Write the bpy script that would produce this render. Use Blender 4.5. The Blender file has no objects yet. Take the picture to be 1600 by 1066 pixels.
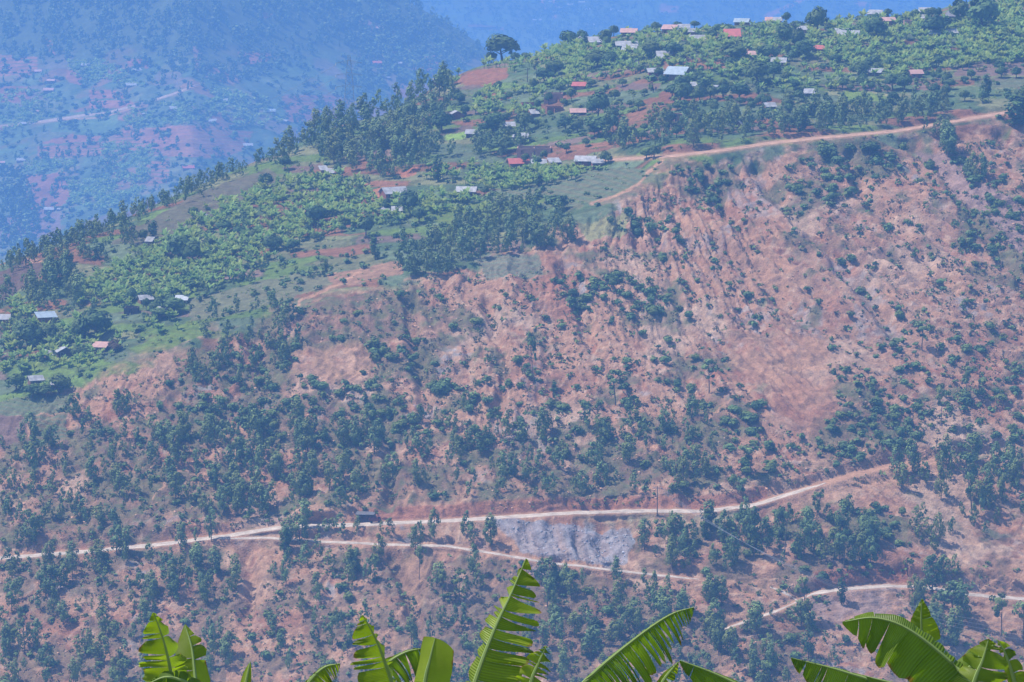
import bpy, math, random
import numpy as np
from mathutils import Vector, Matrix
random.seed(7)
RNG = np.random.default_rng(7)
SC = bpy.context.scene
COL = SC.collection

# ------------------------------------------------------------------ camera, sky, sun, exposure
PITCH = math.radians(-8.0)
FPX = 800 / math.tan(math.radians(7.0))            # focal length in photograph pixels (1600 wide)
cam_d = bpy.data.cameras.new("camera")
cam_d.sensor_width = 36.0
cam_d.lens = 18.0 / math.tan(math.radians(7.0))
cam_d.clip_start = 1.0
cam_d.clip_end = 30000
cam = bpy.data.objects.new("camera", cam_d)
cam.rotation_euler = (math.pi / 2 + PITCH, 0, 0)
COL.objects.link(cam)
SC.camera = cam

SUN_EL, SUN_AZ = math.radians(60), math.radians(-84)   # azimuth from +Y (away from camera), negative = left
world = bpy.data.worlds.new("World")
SC.world = world
world.use_nodes = True
wn = world.node_tree
wn.nodes.clear()
w_out = wn.nodes.new("ShaderNodeOutputWorld")
w_bg = wn.nodes.new("ShaderNodeBackground")
w_sky = wn.nodes.new("ShaderNodeTexSky")
w_sky.sky_type = 'NISHITA'
w_sky.sun_disc = False
w_sky.sun_elevation = SUN_EL
w_sky.sun_rotation = SUN_AZ
w_sky.dust_density = 1.0
w_bg.inputs[1].default_value = 0.12
wn.links.new(w_sky.outputs[0], w_bg.inputs[0])
wn.links.new(w_bg.outputs[0], w_out.inputs[0])
sun_d = bpy.data.lights.new("sun", 'SUN')
sun_d.energy = 4.4
sun_d.angle = math.radians(0.6)
sun_d.color = (1.0, 0.95, 0.88)
sun = bpy.data.objects.new("sun", sun_d)
sdir = Vector((math.sin(SUN_AZ) * math.cos(SUN_EL), math.cos(SUN_AZ) * math.cos(SUN_EL), math.sin(SUN_EL)))
sun.rotation_euler = sdir.to_track_quat('Z', 'Y').to_euler()
COL.objects.link(sun)
SC.view_settings.view_transform = 'Standard'
SC.view_settings.look = 'None'
SC.view_settings.gamma = 1.0
SC.view_settings.use_curve_mapping = False
SC.view_settings.exposure = 0.52
HAZE_DENSITY = 2.15e-4
HAZE_COLOR = (0.20, 0.46, 1.0)
try:
    SC.cycles.volume_bounces = 2
    SC.cycles.max_bounces = 6
    SC.cycles.diffuse_bounces = 2
    SC.cycles.transparent_max_bounces = 4
    SC.cycles.use_denoising = True
except Exception:
    pass

# ------------------------------------------------------------------ helpers: rays, noise, masks
CP, SP = math.cos(PITCH), math.sin(PITCH)
def ray(u, v):
    xc = (np.asarray(u, float) - 800) / FPX
    yc = -(np.asarray(v, float) - 533) / FPX
    return xc + 0 * yc, CP - yc * SP + 0 * xc, SP + yc * CP + 0 * xc

def _hash(ix, iy, seed):
    h = (ix.astype(np.int64) * 374761393 + iy.astype(np.int64) * 668265263 + seed * 1442695041) & 0xFFFFFFFF
    h = ((h ^ (h >> 13)) * 1274126177) & 0xFFFFFFFF
    return (h ^ (h >> 16)) & 0xFFFF

def noise(x, y, seed=0):
    x = np.asarray(x, float); y = np.asarray(y, float)
    ix = np.floor(x); iy = np.floor(y)
    fx = x - ix; fy = y - iy
    ux = fx * fx * fx * (fx * (fx * 6 - 15) + 10); uy = fy * fy * fy * (fy * (fy * 6 - 15) + 10)
    def g(ox, oy):
        a = _hash(ix + ox, iy + oy, seed) * (2 * math.pi / 65536)
        return np.cos(a) * (fx - ox) + np.sin(a) * (fy - oy)
    a = g(0, 0) * (1 - ux) + g(1, 0) * ux
    b = g(0, 1) * (1 - ux) + g(1, 1) * ux
    return 1.45 * (a * (1 - uy) + b * uy)

def fbm(x, y, seed=0, oct=4, gain=0.5, lac=2.03):
    s = 0; a = 1; t = 0
    for i in range(oct):
        s = s + a * noise(x, y, seed + i * 17); t += a
        x = x * lac + 3.1; y = y * lac + 1.7; a *= gain
    return s / t

def ridged(x, y, seed=0, oct=3):
    s = 0; a = 1; t = 0
    for i in range(oct):
        s = s + a * (1 - np.abs(noise(x, y, seed + i * 13)) * 1.6); t += a
        x = x * 2.1 + 5.3; y = y * 2.1 + 2.9; a *= 0.5
    return s / t

def worley(x, y, seed=0):
    ix = np.floor(x); iy = np.floor(y); f1 = np.full(x.shape, 9.0); f2 = np.full(x.shape, 9.0); cid = np.zeros(x.shape)
    for ox in (-1, 0, 1):
        for oy in (-1, 0, 1):
            cx, cy = ix + ox, iy + oy
            px = cx + 0.1 + 0.8 * _hash(cx, cy, seed) / 65536.0; py = cy + 0.1 + 0.8 * _hash(cx, cy, seed + 5) / 65536.0
            d = np.maximum(np.abs(px - x), np.abs(py - y)) + 0.25 * np.hypot(px - x, py - y)
            n = d < f1
            f2 = np.where(n, f1, np.minimum(f2, d)); cid = np.where(n, _hash(cx, cy, seed + 9) / 65536.0, cid); f1 = np.where(n, d, f1)
    return cid, f2 - f1

def plots(x, y, seed, pal):
    cid, edge = worley(x, y, seed)
    k = (cid * len(pal)).astype(int) % len(pal)
    return np.asarray(pal)[k] * (0.85 + 0.3 * ((cid * 37.7) % 1.0))[..., None], edge

def smooth(e0, e1, x):
    t = np.clip((x - e0) / (e1 - e0), 0, 1)
    return t * t * (3 - 2 * t)

def inpoly(u, v, poly):
    u = np.asarray(u, float); v = np.asarray(v, float)
    p = np.asarray(poly, float)
    out = np.zeros(u.shape, bool)
    box = (u >= p[:, 0].min()) & (u <= p[:, 0].max()) & (v >= p[:, 1].min()) & (v <= p[:, 1].max())
    if not box.any():
        return out
    uu = u[box]; vv = v[box]
    r = np.zeros(uu.shape, bool)
    n = len(p)
    for i in range(n):
        x1, y1 = p[i]; x2, y2 = p[(i + 1) % n]
        if y1 == y2:
            continue
        c = ((y1 > vv) != (y2 > vv)) & (uu < (x2 - x1) * (vv - y1) / (y2 - y1) + x1)
        r ^= c
    out[box] = r
    return out

def polyline_v(u, pts):
    p = np.asarray(pts, float)
    return np.interp(u, p[:, 0], p[:, 1])

# ------------------------------------------------------------------ helpers: materials
def new_mat(name):
    m = bpy.data.materials.new(name)
    m.use_nodes = True
    nt = m.node_tree
    b = nt.nodes.get("Principled BSDF")
    b.inputs["Specular IOR Level"].default_value = 0.2
    return m, nt, b

def nnode(nt, t, **kw):
    n = nt.nodes.new(t)
    for k, val in kw.items():
        setattr(n, k, val)
    return n

def noise_mult(nt, src, scale, lo, hi, detail=4, coord=None, rough=0.6):
    """src colour multiplied by a noise between lo and hi"""
    tc = coord or nnode(nt, "ShaderNodeTexCoord").outputs["Object"]
    n = nnode(nt, "ShaderNodeTexNoise")
    n.inputs["Scale"].default_value = scale
    n.inputs["Detail"].default_value = detail
    n.inputs["Roughness"].default_value = rough
    nt.links.new(tc, n.inputs["Vector"])
    r = nnode(nt, "ShaderNodeMapRange")
    r.inputs["From Min"].default_value = 0.3
    r.inputs["From Max"].default_value = 0.7
    r.inputs["To Min"].default_value = lo
    r.inputs["To Max"].default_value = hi
    nt.links.new(n.outputs["Fac"], r.inputs["Value"])
    m = nnode(nt, "ShaderNodeVectorMath", operation='SCALE')
    nt.links.new(src, m.inputs[0])
    nt.links.new(r.outputs[0], m.inputs["Scale"])
    return m.outputs[0], n.outputs["Fac"]

def ground_mat(name, s1, s2, bump=0.5, dist=0.4):
    m, nt, b = new_mat(name)
    at = nnode(nt, "ShaderNodeAttribute", attribute_name="albedo")
    c, f1 = noise_mult(nt, at.outputs["Color"], s1, 0.72, 1.28)
    c, f2 = noise_mult(nt, c, s2, 0.75, 1.25, detail=6)
    nt.links.new(c, b.inputs["Base Color"])
    b.inputs["Roughness"].default_value = 0.95
    b.inputs["Specular IOR Level"].default_value = 0.05
    bp = nnode(nt, "ShaderNodeBump")
    bp.inputs["Strength"].default_value = bump
    bp.inputs["Distance"].default_value = dist
    nt.links.new(f2, bp.inputs["Height"])
    nt.links.new(bp.outputs[0], b.inputs["Normal"])
    return m

def flat_mat(name, col, rough=0.8, metal=0.0, var=0.15, scale=1.5, spec=0.2):
    m, nt, b = new_mat(name)
    col = [c * 0.78 for c in col]
    rgb = nnode(nt, "ShaderNodeRGB")
    rgb.outputs[0].default_value = (*col, 1)
    c, _ = noise_mult(nt, rgb.outputs[0], scale, 1 - var, 1 + var, detail=5)
    nt.links.new(c, b.inputs["Base Color"])
    b.inputs["Roughness"].default_value = rough
    b.inputs["Metallic"].default_value = metal
    b.inputs["Specular IOR Level"].default_value = spec
    return m

def leaf_mat(name, col, col2, transl=0.25, rough=0.6):
    """foliage: per-leaf tint attribute mixes two greens, each plant shifts a little"""
    m, nt, b = new_mat(name)
    col = [c * 0.9 for c in col]; col2 = [c * 0.95 for c in col2]
    at = nnode(nt, "ShaderNodeAttribute", attribute_name="tint")
    sep = nnode(nt, "ShaderNodeSeparateColor")
    nt.links.new(at.outputs["Color"], sep.inputs[0])
    oi = nnode(nt, "ShaderNodeObjectInfo")
    ad = nnode(nt, "ShaderNodeMath", operation='MULTIPLY_ADD')
    nt.links.new(oi.outputs["Random"], ad.inputs[0])
    ad.inputs[1].default_value = 0.5
    nt.links.new(sep.outputs[0], ad.inputs[2])
    sb = nnode(nt, "ShaderNodeMath", operation='SUBTRACT', use_clamp=True)
    nt.links.new(ad.outputs[0], sb.inputs[0]); sb.inputs[1].default_value = 0.25
    mx = nnode(nt, "ShaderNodeMix", data_type='RGBA')
    mx.inputs["A"].default_value = (*col, 1); mx.inputs["B"].default_value = (*col2, 1)
    nt.links.new(sb.outputs[0], mx.inputs["Factor"])
    hu = nnode(nt, "ShaderNodeMath", operation='MULTIPLY_ADD'); hu.inputs[1].default_value = 7.31
    nt.links.new(oi.outputs["Random"], hu.inputs[0]); nt.links.new(sep.outputs[2], hu.inputs[2])
    fr = nnode(nt, "ShaderNodeMath", operation='FRACT'); nt.links.new(hu.outputs[0], fr.inputs[0])
    hr = nnode(nt, "ShaderNodeMapRange"); hr.inputs["From Min"].default_value = 0.25; hr.inputs["To Max"].default_value = 0.8
    nt.links.new(fr.outputs[0], hr.inputs["Value"])
    m2 = nnode(nt, "ShaderNodeMix", data_type='RGBA')
    nt.links.new(hr.outputs[0], m2.inputs["Factor"]); nt.links.new(mx.outputs["Result"], m2.inputs["A"])
    m2.inputs["B"].default_value = (0.5 * (col[0] + col2[0]) * 1.45, 0.5 * (col[1] + col2[1]) * 1.05, 0.5 * (col[2] + col2[2]) * 0.7, 1)
    mx = m2
    nt.links.new(mx.outputs["Result"], b.inputs["Base Color"])
    b.inputs["Roughness"].default_value = rough
    b.inputs["Specular IOR Level"].default_value = 0.15
    tr = nnode(nt, "ShaderNodeBsdfTranslucent")
    nt.links.new(mx.outputs["Result"], tr.inputs["Color"])
    ms = nnode(nt, "ShaderNodeMixShader")
    ms.inputs[0].default_value = transl
    nt.links.new(b.outputs[0], ms.inputs[1]); nt.links.new(tr.outputs[0], ms.inputs[2])
    nt.links.new(ms.outputs[0], nt.nodes["Material Output"].inputs["Surface"])
    return m

# ------------------------------------------------------------------ helpers: objects
def tag(o, label=None, cat=None, group=None, kind=None):
    if label: o["label"] = label
    if cat: o["category"] = cat
    if group: o["group"] = group
    if kind: o["kind"] = kind
    return o

def mesh_np(name, V, F, mat, cols=None, attr="albedo", smooth_shade=False):
    """mesh data from numpy arrays; F is (n,4) or (n,3)"""
    me = bpy.data.meshes.new(name)
    V = np.ascontiguousarray(V, np.float32); F = np.ascontiguousarray(F, np.int32)
    k = F.shape[1]
    me.vertices.add(len(V)); me.vertices.foreach_set("co", V.ravel())
    me.loops.add(F.size); me.loops.foreach_set("vertex_index", F.ravel())
    me.polygons.add(len(F))
    me.polygons.foreach_set("loop_start", np.arange(0, F.size, k, dtype=np.int32))
    me.polygons.foreach_set("loop_total", np.full(len(F), k, np.int32))
    if smooth_shade:
        me.polygons.foreach_set("use_smooth", np.ones(len(F), bool))
    me.update(calc_edges=True)
    if cols is not None:
        a = me.attributes.new(attr, 'FLOAT_COLOR', 'POINT')
        c = np.ones((len(V), 4), np.float32); c[:, :3] = cols
        a.data.foreach_set("color", c.ravel())
    if mat: me.materials.append(mat)
    return me

def link(name, data, parent=None, loc=None, rot=None, scale=None):
    o = bpy.data.objects.new(name, data)
    COL.objects.link(o)
    if parent: o.parent = parent
    if loc is not None: o.location = loc
    if rot is not None: o.rotation_euler = rot
    if scale is not None: o.scale = scale
    return o

class MB:
    """collects boxes, prisms and tubes (mixed polygons) for one mesh"""
    def __init__(s): s.v = []; s.f = []
    def add(s, vs, fs):
        n = len(s.v); s.v += [tuple(p) for p in vs]; s.f += [tuple(i + n for i in f) for f in fs]; return s
    def box(s, x0, x1, y0, y1, z0, z1):
        return s.add([(x0,y0,z0),(x1,y0,z0),(x1,y1,z0),(x0,y1,z0),(x0,y0,z1),(x1,y0,z1),(x1,y1,z1),(x0,y1,z1)],
                     [(3,2,1,0),(4,5,6,7),(0,1,5,4),(1,2,6,5),(2,3,7,6),(3,0,4,7)])
    def tube(s, pts, rads, n=6):
        pts = [Vector(p) for p in pts]; rings = []
        for i, p in enumerate(pts):
            d = (pts[min(i + 1, len(pts) - 1)] - pts[max(i - 1, 0)]).normalized()
            a = d.orthogonal().normalized(); b = d.cross(a)
            rings.append([p + (a * math.cos(t) + b * math.sin(t)) * rads[i] for t in [2 * math.pi * k / n for k in range(n)]])
        vs = [q for r in rings for q in r]; fs = []
        for i in range(len(pts) - 1):
            for k in range(n):
                fs.append((i*n + k, i*n + (k+1) % n, (i+1)*n + (k+1) % n, (i+1)*n + k))
        fs.append(tuple(range(n))[::-1]); fs.append(tuple((len(pts)-1)*n + k for k in range(n)))
        return s.add(vs, fs)
    def mesh(s, name, mat, smooth_shade=False):
        me = bpy.data.meshes.new(name); me.from_pydata(s.v, [], s.f); me.update()
        if smooth_shade:
            me.polygons.foreach_set("use_smooth", [True] * len(me.polygons))
        if mat: me.materials.append(mat)
        return me
    def build(s, name, mat, parent=None, **kw):
        return link(name, s.mesh(name, mat), parent, **kw)

#@@TERRAIN
# ------------------------------------------------------------------ terrain
SOIL = np.array((0.46, 0.255, 0.155)); REDSOIL = np.array((0.37, 0.15, 0.085)); ROCK = np.array((0.34, 0.32, 0.33))
GRASS = np.array((0.11, 0.165, 0.072)); OLIVE = np.array((0.215, 0.205, 0.095)); DARKVEG = np.array((0.10, 0.12, 0.05))
SCRUB = np.array((0.22, 0.145, 0.095)); PURPLE = np.array((0.22, 0.135, 0.11)); LIME = np.array((0.25, 0.37, 0.07))
SAGE = np.array((0.145, 0.185, 0.10)); ROADC = np.array((0.56, 0.41, 0.31)); GREYDUMP = np.array((0.33, 0.33, 0.375))

RIDGE = [(-320, 500), (-100, 440), (0, 412), (60, 392), (130, 366), (200, 340), (260, 312), (330, 281), (400, 252), (450, 232),
         (500, 206), (545, 192), (600, 180), (650, 152), (690, 130), (740, 106), (780, 96), (830, 90), (880, 72), (920, 62), (1000, 52),
         (1060, 46), (1150, 40), (1250, 36), (1320, 31), (1450, 22), (1480, 10), (1600, -6), (1920, -60)]
BREAK = [(-320, 750), (0, 640), (100, 598), (200, 562), (280, 540), (400, 500), (500, 470), (620, 436), (760, 405), (900, 345), (960, 318),
         (1010, 285), (1050, 254), (1130, 243), (1200, 231), (1290, 222), (1400, 213), (1490, 199), (1580, 184), (1920, 140)]
R_MAIN = [(-320, 896), (0, 872), (110, 864), (240, 852), (350, 838), (430, 825), (560, 820), (700, 814), (800, 808), (900, 801), (1000, 798),
          (1100, 799), (1180, 789), (1230, 773), (1330, 743), (1400, 727), (1480, 720), (1560, 705)]
R_LOW = [(340, 842), (420, 840), (500, 846), (600, 851), (700, 853), (790, 868), (850, 878), (920, 886), (1000, 895), (1080, 904), (1150, 910)]
R_TOP = [(640, 257), (710, 253), (790, 256), (940, 251), (1050, 244), (1130, 235), (1200, 224), (1290, 215), (1400, 205), (1490, 190), (1580, 175), (1920, 120)]
R_EAST = [(1240, 942), (1275, 926), (1330, 920), (1390, 916), (1450, 918), (1520, 930), (1600, 936), (1920, 960)]
R_SPUR = [(1118, 988), (1180, 966), (1222, 952), (1246, 940)]
R_HAIR = [(1200, 916), (1222, 924), (1240, 934), (1248, 942)]

def smooth_curve(u, pts, k=9):
    uu = np.arange(-420, 2020, 4.0)
    vv = polyline_v(uu, pts)
    pad = np.pad(vv, k, mode='edge')
    vv = np.convolve(pad, np.ones(2 * k + 1) / (2 * k + 1), 'valid')
    return np.interp(u, uu, vv)

NU, NV, NB = 960, 660, 26
gu = np.linspace(-300, 1900, NU)
vr = smooth_curve(gu, RIDGE, 3)
VBOT = 1190.0
gs = np.linspace(0, 1, NV)
U = np.repeat(gu[None, :], NV, 0)
Vv = VBOT + (vr[None, :] - VBOT) * gs[:, None]
vb = smooth_curve(gu, BREAK, 5)[None, :]

def band(v, lo, hi, soft):
    return smooth(lo - soft, lo + soft, v) * (1 - smooth(hi - soft, hi + soft, v))

def slope_map(U, V):
    t = smooth(-16, 16, V - vb)                                # 1 = below the break of slope
    S = 0.125 * (1 - t) + 0.41 * t
    S = S + 0.06 * smooth(600, 0, U) * (1 - t)
    near = smooth(34, 4, V - vr[None, :])
    return S * (1 - near) + (-0.015) * near
def scarp_mod(U, V, S):
    e = smooth(950, 1060, U) * (1 - smooth(1480, 1700, U))
    S = S + 0.75 * e * band(V, vb + 8, vb + 62, 8)             # eroded headwall under the top road
    return S, vb + 120, vb - 5
def road_mod(pts, w, bank, bh, u0, u1):
    def f(U, V, S):
        c = smooth_curve(gu, pts, 2)[None, :]
        end = smooth(u0 - 40, u0 + 10, U) * (1 - smooth(u1 - 10, u1 + 40, U))
        wob = 1 + 0.5 * noise(U / 60, U * 0 + 3.3, 5)
        for lo, hi, soft, val in ((c - w / 2 - bh * wob, c - w / 2, 1.5, bank), (c + w / 2, c + w / 2 + 14, 3, 0.8), (c - w / 2, c + w / 2, 1.2, 0.02)):
            m = band(V, lo, hi, soft) * end
            S = S * (1 - m) + val * m
        return S, c + 50, c - bh - 50
    return f
MODS = [scarp_mod, road_mod(R_MAIN, 8, 1.7, 22, -400, 1560), road_mod(R_LOW, 6, 1.1, 12, 400, 1150), road_mod(R_TOP, 6, 1.2, 8, 640, 2000),
        road_mod(R_EAST, 8, 1.6, 26, 1250, 2000), road_mod(R_SPUR, 6, 1.0, 10, 1118, 1246)]

dx, dy, dz = ray(U, Vv)
hyp = np.hypot(dx, dy)
A = dz / hyp
S = slope_map(U, Vv)
D0 = 960 + 40 * ((gu - 930) / 900) ** 2
def steps(S):
    return np.vstack([np.zeros((1, NU)), np.cumsum(np.log((A[:-1] - S[:-1]) / (A[1:] - S[:-1])), 0)])
base = steps(S)
lnH = base.copy()
for f in MODS:                                                 # benches and banks are local: what they add is given back nearby
    S2, lo, hi = f(U, Vv, S)
    d = steps(S2) - base
    lnH += d - d[-1:] * smooth(0, 1, (lo - Vv) / (lo - hi))
H = D0[None, :] * np.exp(lnH)
for _ in range(3):
    H[:, 1:-1] = 0.25 * H[:, :-2] + 0.5 * H[:, 1:-1] + 0.25 * H[:, 2:]
PB = np.stack([dx / hyp * H, dy / hyp * H, A * H], -1)
L = np.concatenate([np.zeros((1, NU)), np.cumsum(np.linalg.norm(np.diff(PB, axis=0), axis=2), 0)], 0)
gx = np.gradient(PB, axis=1); gy = np.gradient(PB, axis=0)
Nn = np.cross(gx, gy); Nn /= np.linalg.norm(Nn, axis=2, keepdims=True)
Nn *= np.sign(Nn[..., 2:3])
X = PB[..., 0]
below = smooth(-10, 25, Vv - vb)
def road_mask(U, V, pts, w, u0, u1, soft=2.5):
    c = smooth_curve(gu, pts, 2)[None, :]
    return band(V, c - w / 2, c + w / 2, soft) * (U > u0) * (U < u1)
roads = np.clip(road_mask(U, Vv, R_MAIN, 10, -400, 1500) + road_mask(U, Vv, R_LOW, 8, 340, 1150) + road_mask(U, Vv, R_TOP, 8, 640, 2000)
                + road_mask(U, Vv, R_EAST, 10, 1240, 2000) + road_mask(U, Vv, R_SPUR, 8, 1118, 1250) + road_mask(U, Vv, R_HAIR, 14, 1200, 1250), 0, 1)
roadside = np.clip(road_mask(U, Vv, R_MAIN, 40, -400, 1500, 12) + road_mask(U, Vv, R_TOP, 24, 640, 2000, 8), 0, 1)
# gullies follow the fall line: straight down on the left, sweeping down to the right on the right
K = 0.85 * smooth(15, 85, X) * 1.25 - 0.12 * smooth(0, -120, X)
Q = X + K * (L - 120) + 6 * fbm(X / 60, L / 60, 3, 2) + 7 * fbm(X / 22, L / 26, 4, 3)
g1 = ridged(Q / 17, L / 75, 11, 3)
g2 = ridged(Q / 6.0, L / 26, 23, 3)
lump = fbm(X / 9, L / 9, 31, 4)
fine = fbm(X / 2.6, L / 2.6, 41, 3); craggy = ridged(Q / 3.2, L / 13, 43, 3)
amp = below * (0.35 + 0.65 * smooth(-0.25, 0.3, fbm(X / 55, L / 55, 51, 2))) * (1 - 0.75 * smooth(880, 960, Vv))
big = fbm(X / 45, L / 60, 61, 3)
disp = amp * (3.4 * (g1 - 0.6) + 0.9 * (g2 - 0.6)) + below * (0.7 * lump + 0.5 * fine + 1.9 * big + 1.0 * (craggy - 0.6))
saw_t = L / 9 + 1.7 * fbm(X / 26, L / 26, 141, 3) + 0.35 * fbm(X / 5, L / 5, 142, 2)
saw = saw_t - np.floor(saw_t)
scar = smooth(0.02, 0.3, fbm(X / 38, L / 30, 143, 3)) * (1 - smooth(860, 960, Vv) * 0.5)
disp = disp + below * scar * 1.2 * (np.where(saw < 0.82, saw / 0.82, (1 - saw) / 0.18) - 0.5)
saw2_t = L / 3.6 + 1.3 * fbm(Q / 12, L / 12, 145, 3); saw2 = saw2_t - np.floor(saw2_t)
disp = disp + below * 0.55 * (np.where(saw2 < 0.8, saw2 / 0.8, (1 - saw2) / 0.2) - 0.5) * smooth(-0.1, 0.3, fbm(X / 20, L / 20, 146, 2))
disp = disp + (1 - below) * (0.35 * lump + 0.10 * fine + 0.8 * big * smooth(20, 80, Vv - vr[None, :]))
disp = disp * (1 - 0.93 * roads) * (1 - 0.4 * roadside)
# distinct deep ravines that cut the headwall
RAVINES = [((1416, 218), (1470, 260), (1500, 300), (1530, 350), (1600, 440)), ((1180, 262), (1210, 300), (1260, 350), (1330, 430), (1400, 520)),
           ((1100, 270), (1130, 320), (1190, 380), (1290, 470)), ((1560, 208), (1600, 240), (1640, 270)), ((880, 420), (905, 470), (925, 540)),
           ((1120, 380), (1180, 420), (1250, 480)), ((1330, 240), (1350, 300), (1400, 350), (1490, 450)), ((640, 470), (650, 560), (670, 640)),
           ((760, 470), (790, 560), (780, 640)), ((600, 640), (612, 720), (605, 800)), ((380, 850), (395, 900), (380, 960)), ((610, 860), (640, 930), (660, 990))]
rav = np.zeros_like(U)
for pl in RAVINES:
    d2 = np.full(U.shape, 1e9)
    lo_u = min(p[0] for p in pl) - 40; hi_u = max(p[0] for p in pl) + 40
    sel = (U > lo_u) & (U < hi_u) & (Vv > pl[0][1] - 40) & (Vv < pl[-1][1] + 40)
    uu = U[sel] + 7 * noise(U[sel] / 25, Vv[sel] / 25, 77); vv = Vv[sel]
    dd = np.full(uu.shape, 1e9)
    for (x1, y1), (x2, y2) in zip(pl[:-1], pl[1:]):
        t = np.clip(((uu - x1) * (x2 - x1) + (vv - y1) * (y2 - y1)) / ((x2 - x1) ** 2 + (y2 - y1) ** 2), 0, 1)
        dd = np.minimum(dd, np.hypot(uu - x1 - t * (x2 - x1), vv - y1 - t * (y2 - y1)))
    rav[sel] = np.maximum(rav[sel], 1 - smooth(2, 17, dd))
near_road = np.clip(road_mask(U, Vv, R_MAIN, 30, -400, 1500, 10) + road_mask(U, Vv, R_LOW, 26, 340, 1150, 8) + road_mask(U, Vv, R_TOP, 16, 640, 2000, 5), 0, 1)
disp -= 2.6 * rav * below * (1 - near_road)
DUMP = [(760, 812), (800, 812), (985, 820), (994, 842), (975, 868), (930, 878), (850, 868), (815, 862), (800, 842)]
dm = inpoly(U, Vv, DUMP).astype(float)
for _ in range(4):
    dm[1:-1, 1:-1] = (dm[:-2, 1:-1] + dm[2:, 1:-1] + dm[1:-1, :-2] + dm[1:-1, 2:] + 2 * dm[1:-1, 1:-1]) / 6
mound = np.exp(-((U - 492) / 42) ** 2 - ((Vv - 806) / 9) ** 2)
disp += 3.0 * mound * (1 - 0.6 * roads)
disp += dm * (1.8 * (ridged(X / 8 + L / 40, L / 30, 131, 3) - 0.55) + 0.35 * fbm(X / 3, L / 5, 133, 3))
P = PB + Nn * disp[..., None]

# albedo of the soil, rock, crops and grass (what the ground itself is)
wu = U + 5 * fbm(X / 6, L / 6, 71, 2); wv = Vv + 4 * fbm(X / 6, L / 6, 72, 2)
n_big = fbm(X / 40, L / 40, 81, 3); n_mid = fbm(X / 10, L / 12, 82, 4); n_fl = fbm(Q / 4.5, L / 38, 83, 4); n_sm = fbm(X / 3, L / 3, 84, 3)
def mix(a, b, t):
    return a * (1 - t[..., None]) + b * t[..., None]
C = np.zeros(U.shape + (3,)) + SOIL
C = mix(C, REDSOIL, np.clip(smooth(0.0, 0.4, n_fl + 0.5 * n_big) * 0.8, 0, 1))
C = mix(C, np.array((0.55, 0.365, 0.25)), 0.75 * smooth(0.12, 0.45, n_sm + 0.7 * n_fl))
C = mix(C, np.zeros_like(C) + np.array((0.57, 0.40, 0.285)), 0.6 * smooth(0.05, 0.4, fbm(X / 26, L / 32, 88, 3)))
C = mix(C, REDSOIL * 0.85, 0.55 * smooth(0.12, 0.4, fbm(X / 20, L / 24, 89, 3)))
C = mix(C, ROCK, 0.8 * smooth(0.18, 0.5, fbm(Q / 14, L / 30, 85, 3)) * smooth(0, 0.3, n_sm + 0.1))
C = mix(C, np.array((0.60, 0.43, 0.30)), 0.65 * smooth(0.80, 0.93, craggy + 0.12 * n_mid) )
for pl in ([(1060, 365), (1130, 372), (1128, 392), (1075, 388)], [(1280, 400), (1330, 410), (1400, 480), (1340, 470)], [(1150, 470), (1215, 480), (1195, 512), (1150, 500)], [(1240, 470), (1290, 480), (1285, 525), (1235, 520)], [(1130, 300), (1190, 260), (1230, 330), (1180, 340)], [(1330, 480), (1400, 500), (1420, 540), (1340, 525)], [(790, 640), (860, 650), (850, 720), (780, 730)], [(200, 800), (250, 795), (245, 842), (205, 846)]):
    C = mix(C, ROCK * 1.1, 0.4 * smooth(-0.3, 0.2, n_sm) * inpoly(U + 9 * n_mid, Vv + 9 * n_sm, pl))
# scrubby grown-over ground between the bare soil
SCRUB_POLY = [[(270, 545), (460, 480), (640, 440), (760, 500), (720, 700), (610, 800), (240, 810), (250, 640)], [(0, 700), (250, 640), (260, 830), (0, 860)],
              [(0, 870), (370, 850), (345, 1190), (-300, 1190), (-300, 880)], [(420, 850), (840, 880), (1250, 960), (1330, 1190), (420, 1190)],
              [(930, 420), (1080, 440), (1060, 500), (960, 480)], [(1290, 575), (1400, 620), (1430, 700), (1250, 735)], [(980, 830), (1420, 800), (1420, 900), (1100, 910), (1000, 880)],
              [(1280, 225), (1440, 215), (1350, 340), (1190, 310)], [(1490, 250), (1620, 300), (1620, 440), (1500, 380)], 
              [(1040, 255), (1160, 255), (1130, 320), (1060, 310)], [(640, 690), (1130, 640), (1140, 750), (980, 800), (640, 790)]]
dens = np.full(U.shape, 0.0)
for pl in SCRUB_POLY:
    dens = np.maximum(dens, inpoly(wu + 12 * n_mid, wv + 12 * n_mid, pl) * 1.0)
scr = smooth(-0.15, 0.25, n_mid + 0.6 * n_big + 0.36 * dens - 0.22)
C = mix(C, mix(np.zeros_like(C) + SCRUB, DARKVEG * 1.15, smooth(-0.2, 0.4, n_sm) * (1 - 0.75 * smooth(840, 900, Vv))), 0.85 * scr)
C = mix(C, OLIVE * 0.85, 0.55 * smooth(0.25, 0.5, n_mid + 0.25 * dens) * (1 - 0.8 * smooth(840, 900, Vv)))
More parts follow.
